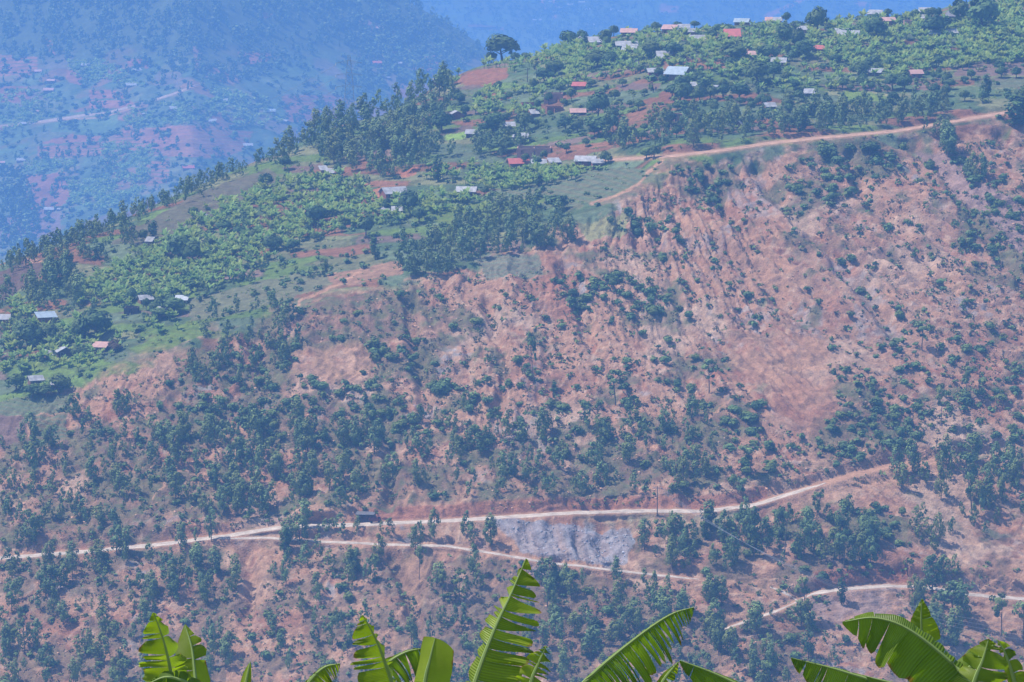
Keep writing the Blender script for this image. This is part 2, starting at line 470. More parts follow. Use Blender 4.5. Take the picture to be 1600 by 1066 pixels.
# farmed slopes above the break
up = mix(np.zeros_like(C) + GRASS, SAGE, smooth(-0.3, 0.3, n_mid))
up = mix(up, OLIVE, smooth(0.0, 0.5, fbm(X / 16, L / 9, 86, 3)))
up = mix(up, PURPLE * 1.1, 0.8 * smooth(0.22, 0.45, fbm(X / 22, L / 10, 87, 3)))
pc, pe = plots(X / 19 + 0.25 * n_mid + 0.012 * L, L / 9 + 0.2 * n_mid + 0.02 * X, 151, [GRASS, SAGE, OLIVE * 1.1, LIME * 0.6, PURPLE * 1.2, LIME * 0.7, SAGE * 1.2, OLIVE * 1.4, REDSOIL * 0.9, GRASS * 0.9, REDSOIL * 0.75])
up = mix(up, pc * (1 + 0.3 * n_sm[..., None]), np.full(U.shape, 0.82))
up = mix(up, DARKVEG, 0.75 * (1 - smooth(0.03, 0.12, pe + 0.05 * n_sm)))
C = mix(C, up, 1 - smooth(-10, 16, Vv - vb + 58 * n_mid + 40 * n_big + 16 * n_sm - 4))
FIELDS = [  # polygon in photograph pixels on the main hill, ground colour, row strength
    ([(705, 126), (740, 111), (792, 105), (794, 122), (770, 134), (715, 133)], REDSOIL * 0.95, 0.3), ([(718, 140), (762, 136), (755, 156), (725, 156)], SAGE, 0.3),
    ([(756, 146), (790, 143), (802, 156), (765, 158)], REDSOIL, 0.3), ([(680, 137), (712, 134), (704, 148), (690, 150)], OLIVE * 1.2, 0.3),
    ([(806, 100), (835, 96), (832, 116), (806, 114)], GRASS * 1.1, 0), ([(800, 118), (840, 122), (828, 140), (798, 142)], GRASS * 1.2, 0.4),
    ([(866, 76), (905, 74), (930, 84), (900, 92), (868, 90)], LIME * 0.8, 0.2), ([(985, 161), (1028, 151), (1046, 136), (1062, 158), (1004, 164)], REDSOIL * 0.72, 0.1),
    ([(960, 132), (1034, 130), (1030, 140), (965, 143)], PURPLE, 0.3), ([(1500, 102), (1605, 92), (1605, 120), (1490, 119)], PURPLE * 1.1, 0.3),
    ([(1520, 126), (1605, 126), (1605, 138), (1530, 138)], SAGE, 0.3), ([(692, 213), (733, 202), (744, 206), (722, 216), (700, 219)], LIME * 1.15, 0),
    ([(684, 204), (730, 194), (742, 200), (692, 211)], PURPLE * 0.9, 0.4), ([(1080, 179), (1150, 173), (1160, 190), (1085, 193)], LIME * 0.75, 0.2),
    ([(1320, 140), (1370, 146), (1402, 156), (1320, 158)], LIME * 0.8, 0.2), ([(1420, 143), (1500, 136), (1605, 142), (1605, 156), (1430, 156)], GRASS * 1.2, 0.2),
    ([(1330, 132), (1390, 130), (1400, 144), (1340, 140)], PURPLE * 1.1, 0.2), ([(1425, 128), (1455, 126), (1460, 142), (1425, 142)], PURPLE * 1.2, 0.1),
    ([(762, 300), (900, 270), (1000, 262), (1022, 275), (930, 320), (790, 332)], SAGE * 1.05, 0.5), ([(640, 345), (720, 318), (800, 312), (860, 306), (830, 330), (700, 352)], LIME * 0.6, 0.3),
    ([(450, 445), (560, 420), (625, 405), (632, 428), (520, 449)], SOIL * 0.85, 0.1), ([(745, 402), (840, 396), (850, 430), (760, 440)], SAGE * 0.95 + 0.06, 0.7),
    ([(200, 546), (270, 518), (300, 500), (332, 520), (262, 546), (215, 556)], LIME * 0.6, 0.2), ([(-10, 650), (46, 650), (40, 694), (-10, 704)], PURPLE * 1.0, 0.1),
    ([(46, 650), (106, 650), (106, 692), (50, 694)], SAGE * 1.05, 1.0), ([(20, 622), (110, 614), (108, 648), (-10, 650), (-10, 634)], SAGE * 1.05, 0.4),
    ([(175, 380), (300, 305), (420, 264), (442, 277), (330, 345), (250, 382)], np.array((0.17, 0.14, 0.09)), 0.5), ([(-10, 428), (60, 402), (72, 424), (20, 462), (-10, 474)], PURPLE * 0.7, 0.2),
    ([(34, 406), (48, 398), (66, 408), (40, 413)], SOIL, 0), ([(290, 470), (400, 440), (500, 420), (520, 445), (380, 490), (300, 505)], OLIVE * 0.8 + 0.03, 0.4),
    ([(430, 342), (478, 330), (482, 350), (440, 362)], LIME * 0.7, 0.2), ([(936, 342), (985, 336), (975, 372), (915, 378), (905, 352)], OLIVE * 1.5, 0.1),
    ([(440, 262), (500, 256), (510, 266), (450, 272)], PURPLE, 0.2), ([(565, 300), (592, 292), (598, 310), (575, 318)], REDSOIL * 1.2, 0), ([(622, 270), (650, 262), (652, 274), (630, 280)], REDSOIL * 1.2, 0),
    ([(128, 466), (162, 468), (158, 478), (130, 478)], REDSOIL, 0), ([(150, 585), (240, 545), (300, 545), (270, 610), (190, 625)], SOIL, 0), ([(1460, 705), (1510, 712), (1500, 735), (1440, 752)], SOIL * 1.12, 0),
    ([(1270, 910), (1400, 900), (1420, 960), (1300, 985), (1262, 950)], PURPLE * 1.5 + 0.05, 0), ([(1520, 905), (1605, 900), (1605, 990), (1530, 985)], SOIL * 1.05, 0),
    ([(1230, 590), (1290, 580), (1310, 640), (1270, 690), (1205, 650)], REDSOIL * 0.55 + SOIL * 0.5, 0), ([(850, 440), (890, 440), (905, 505), (870, 510)], REDSOIL * 1.25, 0),
    ([(460, 545), (570, 530), (600, 560), (560, 600), (460, 600)], SOIL * 1.12, 0), ([(360, 860), (425, 850), (415, 940), (370, 930)], SOIL * 0.95, 0),
    ([(935, 440), (985, 445), (975, 470), (940, 465)], SOIL * 1.25, 0), ([(605, 870), (680, 860), (670, 920), (640, 935)], SOIL * 0.95, 0),
    ([(900, 800), (1180, 795), (1170, 815), (1060, 822), (920, 812)], OLIVE * 1.2 + 0.08, 0), ([(420, 820), (440, 800), (500, 793), (570, 803), (590, 816)], SOIL * 1.15, 0),
    ([(760, 812), (800, 812), (985, 820), (994, 842), (975, 868), (930, 878), (850, 868), (815, 862), (800, 842)], GREYDUMP, 0),
    ([(820, 880), (880, 888), (860, 905), (820, 900)], GREYDUMP * 0.95, 0), ([(1150, 520), (1300, 530), (1290, 570), (1180, 600), (1130, 560)], SOIL * 1.05, 0),
    ([(1180, 797), (1230, 772), (1330, 735), (1400, 714), (1480, 710), (1505, 735), (1420, 748), (1330, 768), (1240, 792)], SOIL * 1.2, 0), ([(1230, 700), (1330, 690), (1420, 705), (1400, 725), (1300, 735)], SOIL * 1.05, 0),
    ([(1430, 225), (1500, 250), (1600, 330), (1600, 400), (1500, 300)], PURPLE * 1.7 + 0.02, 0.2)]
for pl, c, rows in FIELDS:
    m = inpoly(wu, wv, pl).astype(float)
    if rows:
        r = 0.5 + 0.5 * np.sin((PB[..., 2] * 3.2 + 0.4 * n_mid) * 2 * math.pi / 2.6)
        cc = mix(np.zeros_like(C) + c, REDSOIL * 0.9 if c[1] > c[0] else SAGE, r * rows * 0.45)
    else:
        cc = np.zeros_like(C) + c
    if c is GREYDUMP:
        m = inpoly(wu + 8 * n_mid, wv + 7 * n_mid + 3 * n_sm, pl).astype(float) * (0.75 + 0.5 * n_fl)
        m = np.clip(m, 0, 1)
    elif rows == 0 and np.mean([q[1] for q in pl]) > 430:      # bare patches fade into the slope around them
        for _ in range(5):
            m[2:-2, 2:-2] = (m[:-4, 2:-2] + m[4:, 2:-2] + m[2:-2, :-4] + m[2:-2, 4:] + m[2:-2, 2:-2]) / 5
        m = m * np.clip(0.55 + 1.1 * n_mid + 0.6 * n_sm, 0, 0.85)
    C = mix(C, cc * (1 + 0.25 * n_sm[..., None]), m * 0.94)
# footpaths worn into the slope, cut banks of red earth
bank = np.clip(road_mask(U, Vv, [(a, b - 15) for a, b in R_MAIN], 22, 560, 1200, 3), 0, 1)
C = mix(C, REDSOIL * 1.15 + 0.05 * n_fl[..., None], 0.75 * bank)
bank2 = road_mask(U, Vv, [(a, b - 18) for a, b in R_EAST], 24, 1270, 1420, 2)
C = mix(C, REDSOIL * 1.0 + 0.05 * n_fl[..., None], 0.8 * bank2)
PATHS = [([(1036, 250), (1012, 272), (985, 296), (950, 312), (925, 320)], 3), ([(1065, 340), (1110, 345), (1150, 352), (1190, 375)], 3), ([(1100, 420), (1062, 380), (1020, 330), (1040, 300), (1050, 260)], 3),
         ([(560, 425), (530, 445), (470, 470), (462, 490)], 2.5), ([(1480, 760), (1430, 690), (1400, 640)], 2.5), ([(700, 560), (740, 580), (790, 550), (850, 500)], 2), ([(950, 445), (940, 500), (880, 570), (800, 600)], 2.5),
         ([(1100, 660), (1190, 600), (1250, 570), (1300, 580)], 2.5), ([(1290, 350), (1370, 430), (1440, 520), (1560, 620)], 2.2), ([(180, 630), (260, 660), (280, 720), (240, 780)], 2.2)]
for pl, w in PATHS:
    dd = np.full(U.shape, 1e9)
    sel = (U > min(p[0] for p in pl) - 20) & (U < max(p[0] for p in pl) + 20) & (Vv > min(p[1] for p in pl) - 20) & (Vv < max(p[1] for p in pl) + 20)
    uu = U[sel] + 5 * noise(U[sel] / 14, Vv[sel] / 14, 91); vv = Vv[sel]; q = np.full(uu.shape, 1e9)
    for (x1, y1), (x2, y2) in zip(pl[:-1], pl[1:]):
        t = np.clip(((uu - x1) * (x2 - x1) + (vv - y1) * (y2 - y1)) / ((x2 - x1) ** 2 + (y2 - y1) ** 2), 0, 1)
        q = np.minimum(q, np.hypot(uu - x1 - t * (x2 - x1), vv - y1 - t * (y2 - y1)))
    dd[sel] = q
    C = mix(C, SOIL * 1.2, 0.8 * (1 - smooth(w * 0.5, w * 1.1, dd)))
C = mix(C, SOIL * 1.1, 0.7 * roads * (1 - (U < 930) * (Vv < 300)))
C = np.clip(C * 0.72, 0.02, 0.8)

def grid_faces(nr, nc):
    i = np.arange(nr - 1)[:, None] * nc + np.arange(nc - 1)[None, :]
    return np.stack([i, i + 1, i + nc + 1, i + nc], -1).reshape(-1, 4)

def add_skirts(P, C, back_drop, back_len, front_z, nb=14, nf=8):
    """carry the surface over the crest down the far side, and from the lower edge down to the valley floor"""
    top = P[-1]; hor = np.hypot(top[:, 0], top[:, 1])
    rows = []
    for k in range(1, nb + 1):
        t = k / nb; d = back_len * t ** 1.5
        q = top.copy(); s = (hor + d) / hor
        q[:, 0] *= s; q[:, 1] *= s; q[:, 2] = top[:, 2] - back_drop * (0.35 * t ** 2 + 0.65 * t ** 1.6)
        rows.append(q)
    bot = P[0]; hb = np.hypot(bot[:, 0], bot[:, 1]); fr = []
    for k in range(nf, 0, -1):
        t = k / nf; q = bot.copy(); s = (hb - (bot[:, 2] - front_z) * 1.4 * t) / hb
        q[:, 0] *= s; q[:, 1] *= s; q[:, 2] = bot[:, 2] + (front_z - bot[:, 2]) * t
        fr.append(q)
    PP = np.concatenate([np.array(fr), P, np.array(rows)], 0)
    CC = np.concatenate([np.repeat(C[:1], nf, 0), C, np.repeat(C[-1:], nb, 0)], 0)
    for sg, e in ((-1, 0), (1, -1)):                           # carry both flanks round and down
        edge = PP[:, e]; cols = []
        for k in range(1, 9):
            q = edge.copy(); q[:, 0] += sg * 22 * k ** 1.5; q[:, 1] += 10 * k ** 1.3; q[:, 2] -= 3.0 * k ** 2.1
            cols.append(q)
        st = np.stack(cols if sg > 0 else cols[::-1], 1); cc = np.repeat(CC[:, e][:, None], 8, 1)
        PP = np.concatenate([PP, st] if sg > 0 else [st, PP], 1); CC = np.concatenate([CC, cc] if sg > 0 else [cc, CC], 1)
    return PP, CC

VALLEY = -980.0
M_HILL = ground_mat("hill_ground", 0.45, 2.2, 0.8, 0.6)
PP, CC = add_skirts(P, C, 330.0, 520.0, VALLEY - 4)
o = link("hillside_terrain", mesh_np("hillside_terrain", PP.reshape(-1, 3), grid_faces(*PP.shape[:2]), M_HILL, CC.reshape(-1, 3), smooth_shade=False))
tag(o, "steep eroded hillside of bare red soil below farmed slopes", "hillside", kind="structure")

class Hill:
    def __init__(s, P, u0, u1, vr, vbot):
        s.P = P; s.u0 = u0; s.u1 = u1; s.vr = vr; s.vbot = vbot; s.nr, s.nc = P.shape[:2]
    def at(s, u, v):
        u = np.atleast_1d(np.asarray(u, float)); v = np.atleast_1d(np.asarray(v, float))
        c = np.clip((u - s.u0) / (s.u1 - s.u0) * (s.nc - 1), 0, s.nc - 1.001)
        ci = c.astype(int); cf = c - ci
        vrr = s.vr[ci] * (1 - cf) + s.vr[ci + 1] * cf
        r = np.clip((v - s.vbot) / (vrr - s.vbot) * (s.nr - 1), 0, s.nr - 1.001)
        ri = r.astype(int); rf = r - ri
        a = s.P[ri, ci] * (1 - cf)[:, None] + s.P[ri, ci + 1] * cf[:, None]
        b = s.P[ri + 1, ci] * (1 - cf)[:, None] + s.P[ri + 1, ci + 1] * cf[:, None]
        return a * (1 - rf)[:, None] + b * rf[:, None]
    def one(s, u, v):
        return Vector(s.at(u, v)[0])
MAIN = Hill(P, -300, 1900, vr, VBOT)

# ---- the next hill across the side valley, and the distant one
def far_hill(name, u0, u1, nu, nv, vbot, ridge, d0, slope_f, amp, seed, color_f, mat, label):
    g = np.linspace(u0, u1, nu); r = smooth_curve(g, ridge, 3)
    s = np.linspace(0, 1, nv); UU = np.repeat(g[None, :], nv, 0); VV = vbot + (r[None, :] - vbot) * s[:, None]
    a, b, c = ray(UU, VV); h = np.hypot(a, b); AA = c / h
    SS = slope_f(UU, VV)
    near = smooth(22, 3, VV - r[None, :]); SS = SS * (1 - near) - 0.01 * near
    q = (AA[:-1] - SS[:-1]) / (AA[1:] - SS[:-1])
    HH = np.vstack([d0(g)[None, :], d0(g)[None, :] * np.cumprod(q, 0)])
    HH[:, 1:-1] = 0.25 * HH[:, :-2] + 0.5 * HH[:, 1:-1] + 0.25 * HH[:, 2:]
    B = np.stack([a / h * HH, b / h * HH, AA * HH], -1)
    x = B[..., 0]; y = B[..., 1]
    B[..., 2] += amp * fbm(x / 170, y / 170, seed, 4) + 0.04 * amp * fbm(x / 12, y / 12, seed + 3, 3)
    if name == 'far_hillside_terrain':
        ph = (VV / 5.5) % 1.0
        B[..., 2] += terr_mask(UU, VV) * np.where(ph < 0.3, ph / 0.3 - 0.5, (1 - ph) / 0.7 - 0.5) * 1.9
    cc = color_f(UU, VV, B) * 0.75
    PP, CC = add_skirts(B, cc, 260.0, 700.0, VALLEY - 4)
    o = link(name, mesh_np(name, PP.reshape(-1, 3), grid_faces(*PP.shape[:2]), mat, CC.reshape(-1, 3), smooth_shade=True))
    tag(o, label, "hillside", kind="structure")
    return Hill(B, u0, u1, r, vbot)

TERR = [[(180, 203), (320, 198), (395, 205), (384, 236), (330, 250), (230, 245), (180, 230)], [(312, 238), (355, 226), (362, 246), (318, 250)], [(228, 256), (266, 250), (262, 288), (225, 290)],
        [(60, 226), (160, 222), (165, 245), (60, 246)], [(440, 152), (530, 150), (530, 190), (450, 190)], [(0, 85), (60, 90), (60, 118), (0, 120)]]
def terr_mask(u, v):
    m = np.zeros(u.shape)
    for p in TERR: m = np.maximum(m, inpoly(u, v, p))
    return m
R_B = [(0, 197), (70, 189), (150, 176), (200, 166), (270, 147), (318, 129)]
R_B2 = [(60, 190), (110, 186), (160, 181), (205, 168)]
def slope_b(u, v):
    s = 0.27 + 0.22 * smooth(110, 30, v) + 0.0 * u
    return s
def color_b(u, v, B):
    x, y = B[..., 0], B[..., 1]
    n1 = fbm(x / 40, y / 60, 201, 4); n2 = fbm(x / 12, y / 16, 202, 3)
    c = mix(np.zeros(u.shape + (3,)) + GRASS, SAGE, smooth(-0.2, 0.3, n1)); c = mix(c, OLIVE, smooth(0.1, 0.5, n2))
    c = mix(c, REDSOIL * 0.9, 0.8 * smooth(0.22, 0.4, fbm(x / 45, y / 40, 203, 2)))
    pc, pe = plots(x / 30 + 0.2 * n2, y / 42 + 0.2 * n2, 251, [GRASS, SAGE, OLIVE, GRASS * 1.2, PURPLE * 1.1, REDSOIL * 0.9, SAGE, GRASS * 0.8])
    c = mix(c, pc, np.full(u.shape, 0.6)); c = mix(c, DARKVEG, 0.6 * (1 - smooth(0.02, 0.10, pe)))
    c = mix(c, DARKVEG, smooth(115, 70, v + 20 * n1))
    F = [([(138, 151), (140, 139), (185, 138), (200, 150)], REDSOIL), ([(138, 168), (140, 154), (205, 153), (209, 163)], REDSOIL * 1.05), ([(60, 223), (112, 209), (160, 212), (150, 222)], REDSOIL * 0.95),
         ([(40, 272), (100, 270), (112, 312), (60, 346), (38, 330)], REDSOIL * 0.85), ([(445, 150), (528, 148), (525, 192), (452, 190)], PURPLE), ([(60, 328), (95, 335), (95, 372), (0, 378), (0, 340)], PURPLE * 1.1),
         ([(645, 88), (682, 88), (690, 112), (640, 112)], REDSOIL * 1.0), ([(555, 28), (580, 30), (640, 60), (620, 66), (570, 46)], SOIL * 0.8), ([(585, 86), (645, 74), (648, 78), (586, 91)], SOIL), ([(372, 80), (425, 86), (420, 96), (380, 102)], REDSOIL),
         ([(72, 60), (80, 62), (88, 88), (80, 88)], REDSOIL), ([(405, 18), (425, 20), (420, 30), (405, 28)], REDSOIL), ([(0, 135), (45, 136), (48, 160), (0, 160)], REDSOIL * 0.8), ([(95, 175), (185, 172), (180, 205), (80, 206)], GRASS * 1.3),
         ([(104, 110), (124, 108), (128, 132), (106, 128)], REDSOIL * 0.9), ([(200, 94), (232, 92), (230, 104), (200, 104)], REDSOIL * 0.9), ([(300, 72), (310, 70), (320, 110), (306, 112)], SOIL * 0.7)]
    uw = u + 3 * n2; vw = v + 2 * n2
    for p, k in F: c = mix(c, np.zeros_like(c) + k, 0.9 * inpoly(uw, vw, p))
    t = terr_mask(u, v); ph = (v / 5.5) % 1.0
    c = mix(c, mix(np.zeros_like(c) + REDSOIL * 1.05, GRASS * 0.7, (ph < 0.34).astype(float)), 0.8 * t)
    for pts, w in ((R_B, 4.2), (R_B2, 2.5)):
        cc = polyline_v(u, pts)
        c = mix(c, SOIL * 1.1, 0.9 * band(v, cc - w / 2, cc + w / 2, 1) * (u > pts[0][0]) * (u < pts[-1][0]))
    return c
M_FAR = ground_mat("far_ground", 0.06, 0.25, 0.3, 1.0)
RIDGE_B = [(-300, -80), (560, -70), (605, -20), (640, 6), (690, 34), (730, 56), (770, 86), (820, 132), (900, 200), (1000, 300)]
HB = far_hill("far_hillside_terrain", -250, 1000, 420, 400, 470, RIDGE_B, lambda g: 3600 + 0.5 * np.abs(g - 300), slope_b, 5, 210, color_b, M_FAR, "blue hazy hillside of terraces and woods across the valley")
def color_c(u, v, B):
    x, y = B[..., 0], B[..., 1]
    n1 = fbm(x / 70, y / 90, 301, 4)
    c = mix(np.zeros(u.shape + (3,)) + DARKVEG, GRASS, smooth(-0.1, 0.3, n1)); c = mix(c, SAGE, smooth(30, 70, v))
    for p, k in (([(846, -40), (850, 0), (852, 13), (845, 13), (838, -40)], REDSOIL * 1.6), ([(864, -40), (869, 26), (864, 26), (858, -40)], REDSOIL * 1.4), ([(1030, 8), (1060, 12), (1058, 22), (1034, 22)], REDSOIL),
                 ([(1190, 24), (1260, 2), (1268, 4), (1200, 28)], REDSOIL * 1.3), ([(1235, -6), (1330, -4), (1260, 6)], REDSOIL * 1.2), ([(1335, 2), (1362, 6), (1360, 16), (1340, 12)], REDSOIL * 1.2), ([(730, 40), (790, 39), (790, 44), (732, 44)], REDSOIL * 0.6)):
        c = mix(c, np.zeros_like(c) + k, 0.85 * inpoly(u + 2 * n1, v, p))
    return c
HC = far_hill("distant_hillside_terrain", 380, 1950, 330, 160, 210, [(300, -140), (2000, -140)], lambda g: 6400 + 0.5 * np.abs(g - 1000), lambda u, v: 0.16 + 0.2 * smooth(45, 0, v) + 0 * u, 14, 310, color_c, M_FAR, "pale distant hillside fading into blue haze")

# valley floor and the slope the photographer stands on
m, nt, b = new_mat("valley_ground")
rgb = nnode(nt, "ShaderNodeRGB"); rgb.outputs[0].default_value = (0.12, 0.15, 0.06, 1)
c_, _ = noise_mult(nt, rgb.outputs[0], 0.01, 0.6, 1.4); nt.links.new(c_, b.inputs["Base Color"]); b.inputs["Roughness"].default_value = 1
o = MB().add([(-8000, -8000, VALLEY), (8000, -8000, VALLEY), (8000, 16000, VALLEY), (-8000, 16000, VALLEY)], [(0, 1, 2, 3)]).build("valley_ground", m)
tag(o, kind="structure")
nx, ny = 60, 90
xs = np.linspace(-160, 160, nx); ys = np.concatenate([np.linspace(-60, 80, 60), np.linspace(90, 640, 30)])
XX, YY = np.meshgrid(xs, ys)
ZZ = np.where(YY < 0, -1.75 + 0.05 * YY, -1.75 - 0.292 * YY - 0.0008 * YY ** 2 * (YY > 0)) + 0.25 * fbm(XX / 6, YY / 6, 400, 3) * smooth(4, 14, np.hypot(XX, YY))
ZZ = np.maximum(ZZ, VALLEY - 2)
cn = mix(np.zeros(XX.shape + (3,)) + GRASS, OLIVE, smooth(-0.2, 0.3, fbm(XX / 4, YY / 4, 401, 3)))
o = link("near_slope_ground", mesh_np("near_slope_ground", np.stack([XX, YY, ZZ], -1).reshape(-1, 3), grid_faces(len(ys), nx), ground_mat("near_ground", 0.8, 4, 0.4, 0.1), cn.reshape(-1, 3), smooth_shade=True))
tag(o, kind="structure")

# ---- roads: ribbons laid on the graded benches
def ribbon(hill, name, pts, w, u0, u1, mat, label, lift=0.12, step=2.5, ncross=5, base=ROADC):
    us = np.arange(u0, u1 + step, step); vs = smooth_curve(us, pts, 2)
    rows = []
    for k in range(ncross):
        t = k / (ncross - 1) - 0.5
        ww = w * (1 + 0.32 * noise(us / 19, us * 0 + 1.1 + (k > 2), 7) + 0.15 * noise(us / 6, us * 0 + 5.1 + k, 8)) * (0.25 + 0.75 * smooth(0, 45, np.minimum(us - u0, u1 - us)))
        q = hill.at(us, vs + ww * t)
        q[:, 2] += lift * (1 - 0.8 * abs(2 * t) ** 3)
        rows.append(q)
    R = np.array(rows)
    col = 0.66 * np.clip(np.asarray(base)[None, None] * (1 + 0.18 * fbm(R[..., 0] / 4, R[..., 1] / 4, 9, 3)[..., None]), 0, 0.8)
    tr = np.array([0.92, 1.06, 0.9, 1.06, 0.92])[:, None, None]
    o = link(name, mesh_np(name, R.reshape(-1, 3), grid_faces(ncross, len(us)), mat, (col * tr).reshape(-1, 3), smooth_shade=True))
    return tag(o, label, "road", kind="structure")
M_ROAD = ground_mat("road_dirt", 0.5, 3.0, 0.3, 0.1)
ribbon(MAIN, "dirt_road", R_MAIN, 5.4, -290, 1290, M_ROAD, "pale dirt road cut across the foot of the landslide", base=(0.62, 0.51, 0.42))
ribbon(MAIN, "dirt_road", R_LOW, 3.4, 345, 1092, M_ROAD, "narrow dirt road running below the grey quarry spoil", base=(0.62, 0.51, 0.42))
ribbon(MAIN, "dirt_road", R_TOP, 4.0, 930, 1890, M_ROAD, "orange dirt road along the top edge of the landslide", base=(0.56, 0.34, 0.23))
ribbon(MAIN, "dirt_road", R_EAST, 4.8, 1242, 1890, M_ROAD, "dirt road below the red cut bank on the lower slope", base=(0.62, 0.51, 0.42))
ribbon(MAIN, "dirt_track", R_SPUR, 4.2, 1118, 1244, M_ROAD, "short dirt track climbing to the hairpin bend", base=(0.62, 0.51, 0.42))
ribbon(MAIN, "dirt_track", R_HAIR, 8, 1203, 1248, M_ROAD, "wide hairpin end of the lower dirt road", base=(0.62, 0.51, 0.42))
ribbon(HB, "far_dirt_road", R_B, 3.6, 0, 316, M_ROAD, "hazy dirt road crossing the far hillside", lift=0.5)

#@@HAZE
# ---- the air
hz_m = bpy.data.materials.new("haze_air"); hz_m.use_nodes = True
nt = hz_m.node_tree; nt.nodes.clear()
ho = nt.nodes.new("ShaderNodeOutputMaterial"); hv = nt.nodes.new("ShaderNodeVolumePrincipled")
hv.inputs["Color"].default_value = (*HAZE_COLOR, 1); hv.inputs["Density"].default_value = HAZE_DENSITY
nt.links.new(hv.outputs[0], ho.inputs["Volume"])
o = MB().box(-8500, 8500, -8500, 16500, VALLEY - 12, 9).build("haze", hz_m)
tag(o, kind="stuff")
#@@REST
# ------------------------------------------------------------------ plants: templates
def leaf_quads(centers, normals, size, aspect=1.6, rng=RNG, jitter=0.35):
    """one quad per centre, facing its normal; returns verts (4n,3)"""
    n = len(centers)
    nn = normals / np.maximum(np.linalg.norm(normals, axis=1, keepdims=True), 1e-6)
    r = rng.normal(size=(n, 3)); t = np.cross(nn, r); t /= np.maximum(np.linalg.norm(t, axis=1, keepdims=True), 1e-6)
    bt = np.cross(nn, t)
    s = (size * (1 + jitter * rng.uniform(-1, 1, n)))[:, None]
    t = t * s * 0.5 * aspect; bt = bt * s * 0.5
    q = np.stack([centers - t - 0.35 * bt, centers - 0.1 * t - bt, centers + t + 0.25 * bt, centers + 0.15 * t + bt], 1)
    return q.reshape(-1, 3)

def clump(c, r, n, size, rng, squash=1.0, up=0.35, out=np.zeros(3)):
    d = rng.normal(size=(n, 3)); d /= np.linalg.norm(d, axis=1, keepdims=True)
    rad = r * rng.uniform(0.55, 1.0, n) ** 0.6
    p = d * rad[:, None]; p[:, 2] *= squash
    nm = d + 0.9 * out + rng.normal(size=(n, 3)) * 0.32; nm[:, 2] += up
    return leaf_quads(np.asarray(c) + p, nm, size, rng=rng)

class Tmpl:
    def __init__(s, V, tint):
        s.V = np.asarray(V, np.float32); s.F = np.arange(len(V), dtype=np.int32).reshape(-1, 4); s.t = np.asarray(tint, np.float32)

def crown(clumps, per, size, rng, squash=1.0, up=0.35):
    Vs = []; ts = []; mid = np.mean([c for c, _ in clumps], 0)
    for (c, r) in clumps:
        oc = np.asarray(c) - mid; oc[2] *= 0.6
        v = clump(c, r, per, size, rng, squash, up, oc / max(1e-6, np.linalg.norm(oc)))
        Vs.append(v)
        k = np.clip(rng.uniform(0.15, 0.85) + rng.uniform(-0.25, 0.25, per), 0, 1)
        ts.append(np.repeat(k, 4))
    V = np.concatenate(Vs); t = np.concatenate(ts)
    return Tmpl(V, np.stack([t, t, t * 0], 1))

def eucalyptus(rng, ncl, per, size, bare=0.22, wide=0.17):
    """unit-height tree, 1 tall: loose upright crown of separate clumps on a slim trunk"""
    cl = []
    lean = rng.uniform(-0.05, 0.05, 2)
    for i in range(ncl):
        z = bare + (0.93 - bare) * (i + rng.uniform(0, 1)) / ncl
        k = (z - bare) / (1 - bare)
        w = wide * (0.35 + 1.3 * math.sin(math.pi * min(1, 0.18 + 0.80 * k)) ** 0.8) * rng.uniform(0.5, 1.1)
        a = rng.uniform(0, 2 * math.pi)
        cl.append(((math.cos(a) * w * 0.75 + lean[0] * z, math.sin(a) * w * 0.75 + lean[1] * z, z), rng.uniform(0.065, 0.12) * (1.15 - 0.35 * k)))
    cl.append(((lean[0], lean[1], 0.95), 0.06))
    return crown(cl, per, size, rng, 1.25, 0.25), cl

def round_tree(rng, ncl, per, size):
    cl = []
    for i in range(ncl):
        d = rng.normal(size=3); d /= np.linalg.norm(d); d[2] = abs(d[2]) * 1.0 - 0.25
        r = rng.uniform(0.55, 1.0)
        cl.append(((d[0] * 0.30 * r, d[1] * 0.30 * r, 0.55 + d[2] * 0.36 * r), rng.uniform(0.11, 0.2)))
    return crown(cl, per, size, rng, 0.95, 0.4), cl

def column_tree(rng, ncl, per, size):
    cl = []
    for i in range(ncl):
        z = 0.12 + 0.82 * (i + rng.uniform(0, 1)) / ncl
        w = 0.10 * math.sin(math.pi * min(1, max(0.05, z * 0.95))) ** 0.6; a = rng.uniform(0, 6.28)
        cl.append(((math.cos(a) * w, math.sin(a) * w, z), rng.uniform(0.07, 0.10)))
    cl.append(((0, 0, 0.95), 0.05))
    return crown(cl, per, size, rng, 1.4, 0.2), cl

def bush(rng, ncl, per, size):
    cl = []
    for i in range(ncl):
        a = rng.uniform(0, 6.28); r = rng.uniform(0, 0.38)
        cl.append(((math.cos(a) * r, math.sin(a) * r, rng.uniform(0.28, 0.72 - 0.5 * r)), rng.uniform(0.18, 0.30)))
    return crown(cl, per, size, rng, 0.9, 0.45), cl

def flat_top(rng, ncl, per, size):
    """tall bare trunk with a small spreading top"""
    cl = []
    for i in range(ncl):
        a = rng.uniform(0, 6.28); r = rng.uniform(0.05, 0.24)
        cl.append(((math.cos(a) * r, math.sin(a) * r, rng.uniform(0.62, 0.95)), rng.uniform(0.055, 0.10)))
    for i in range(2):
        a = rng.uniform(0, 6.28); cl.append(((math.cos(a) * 0.1, math.sin(a) * 0.1, rng.uniform(0.4, 0.55)), 0.05))
    return crown(cl, per, size, rng, 0.7, 0.4), cl

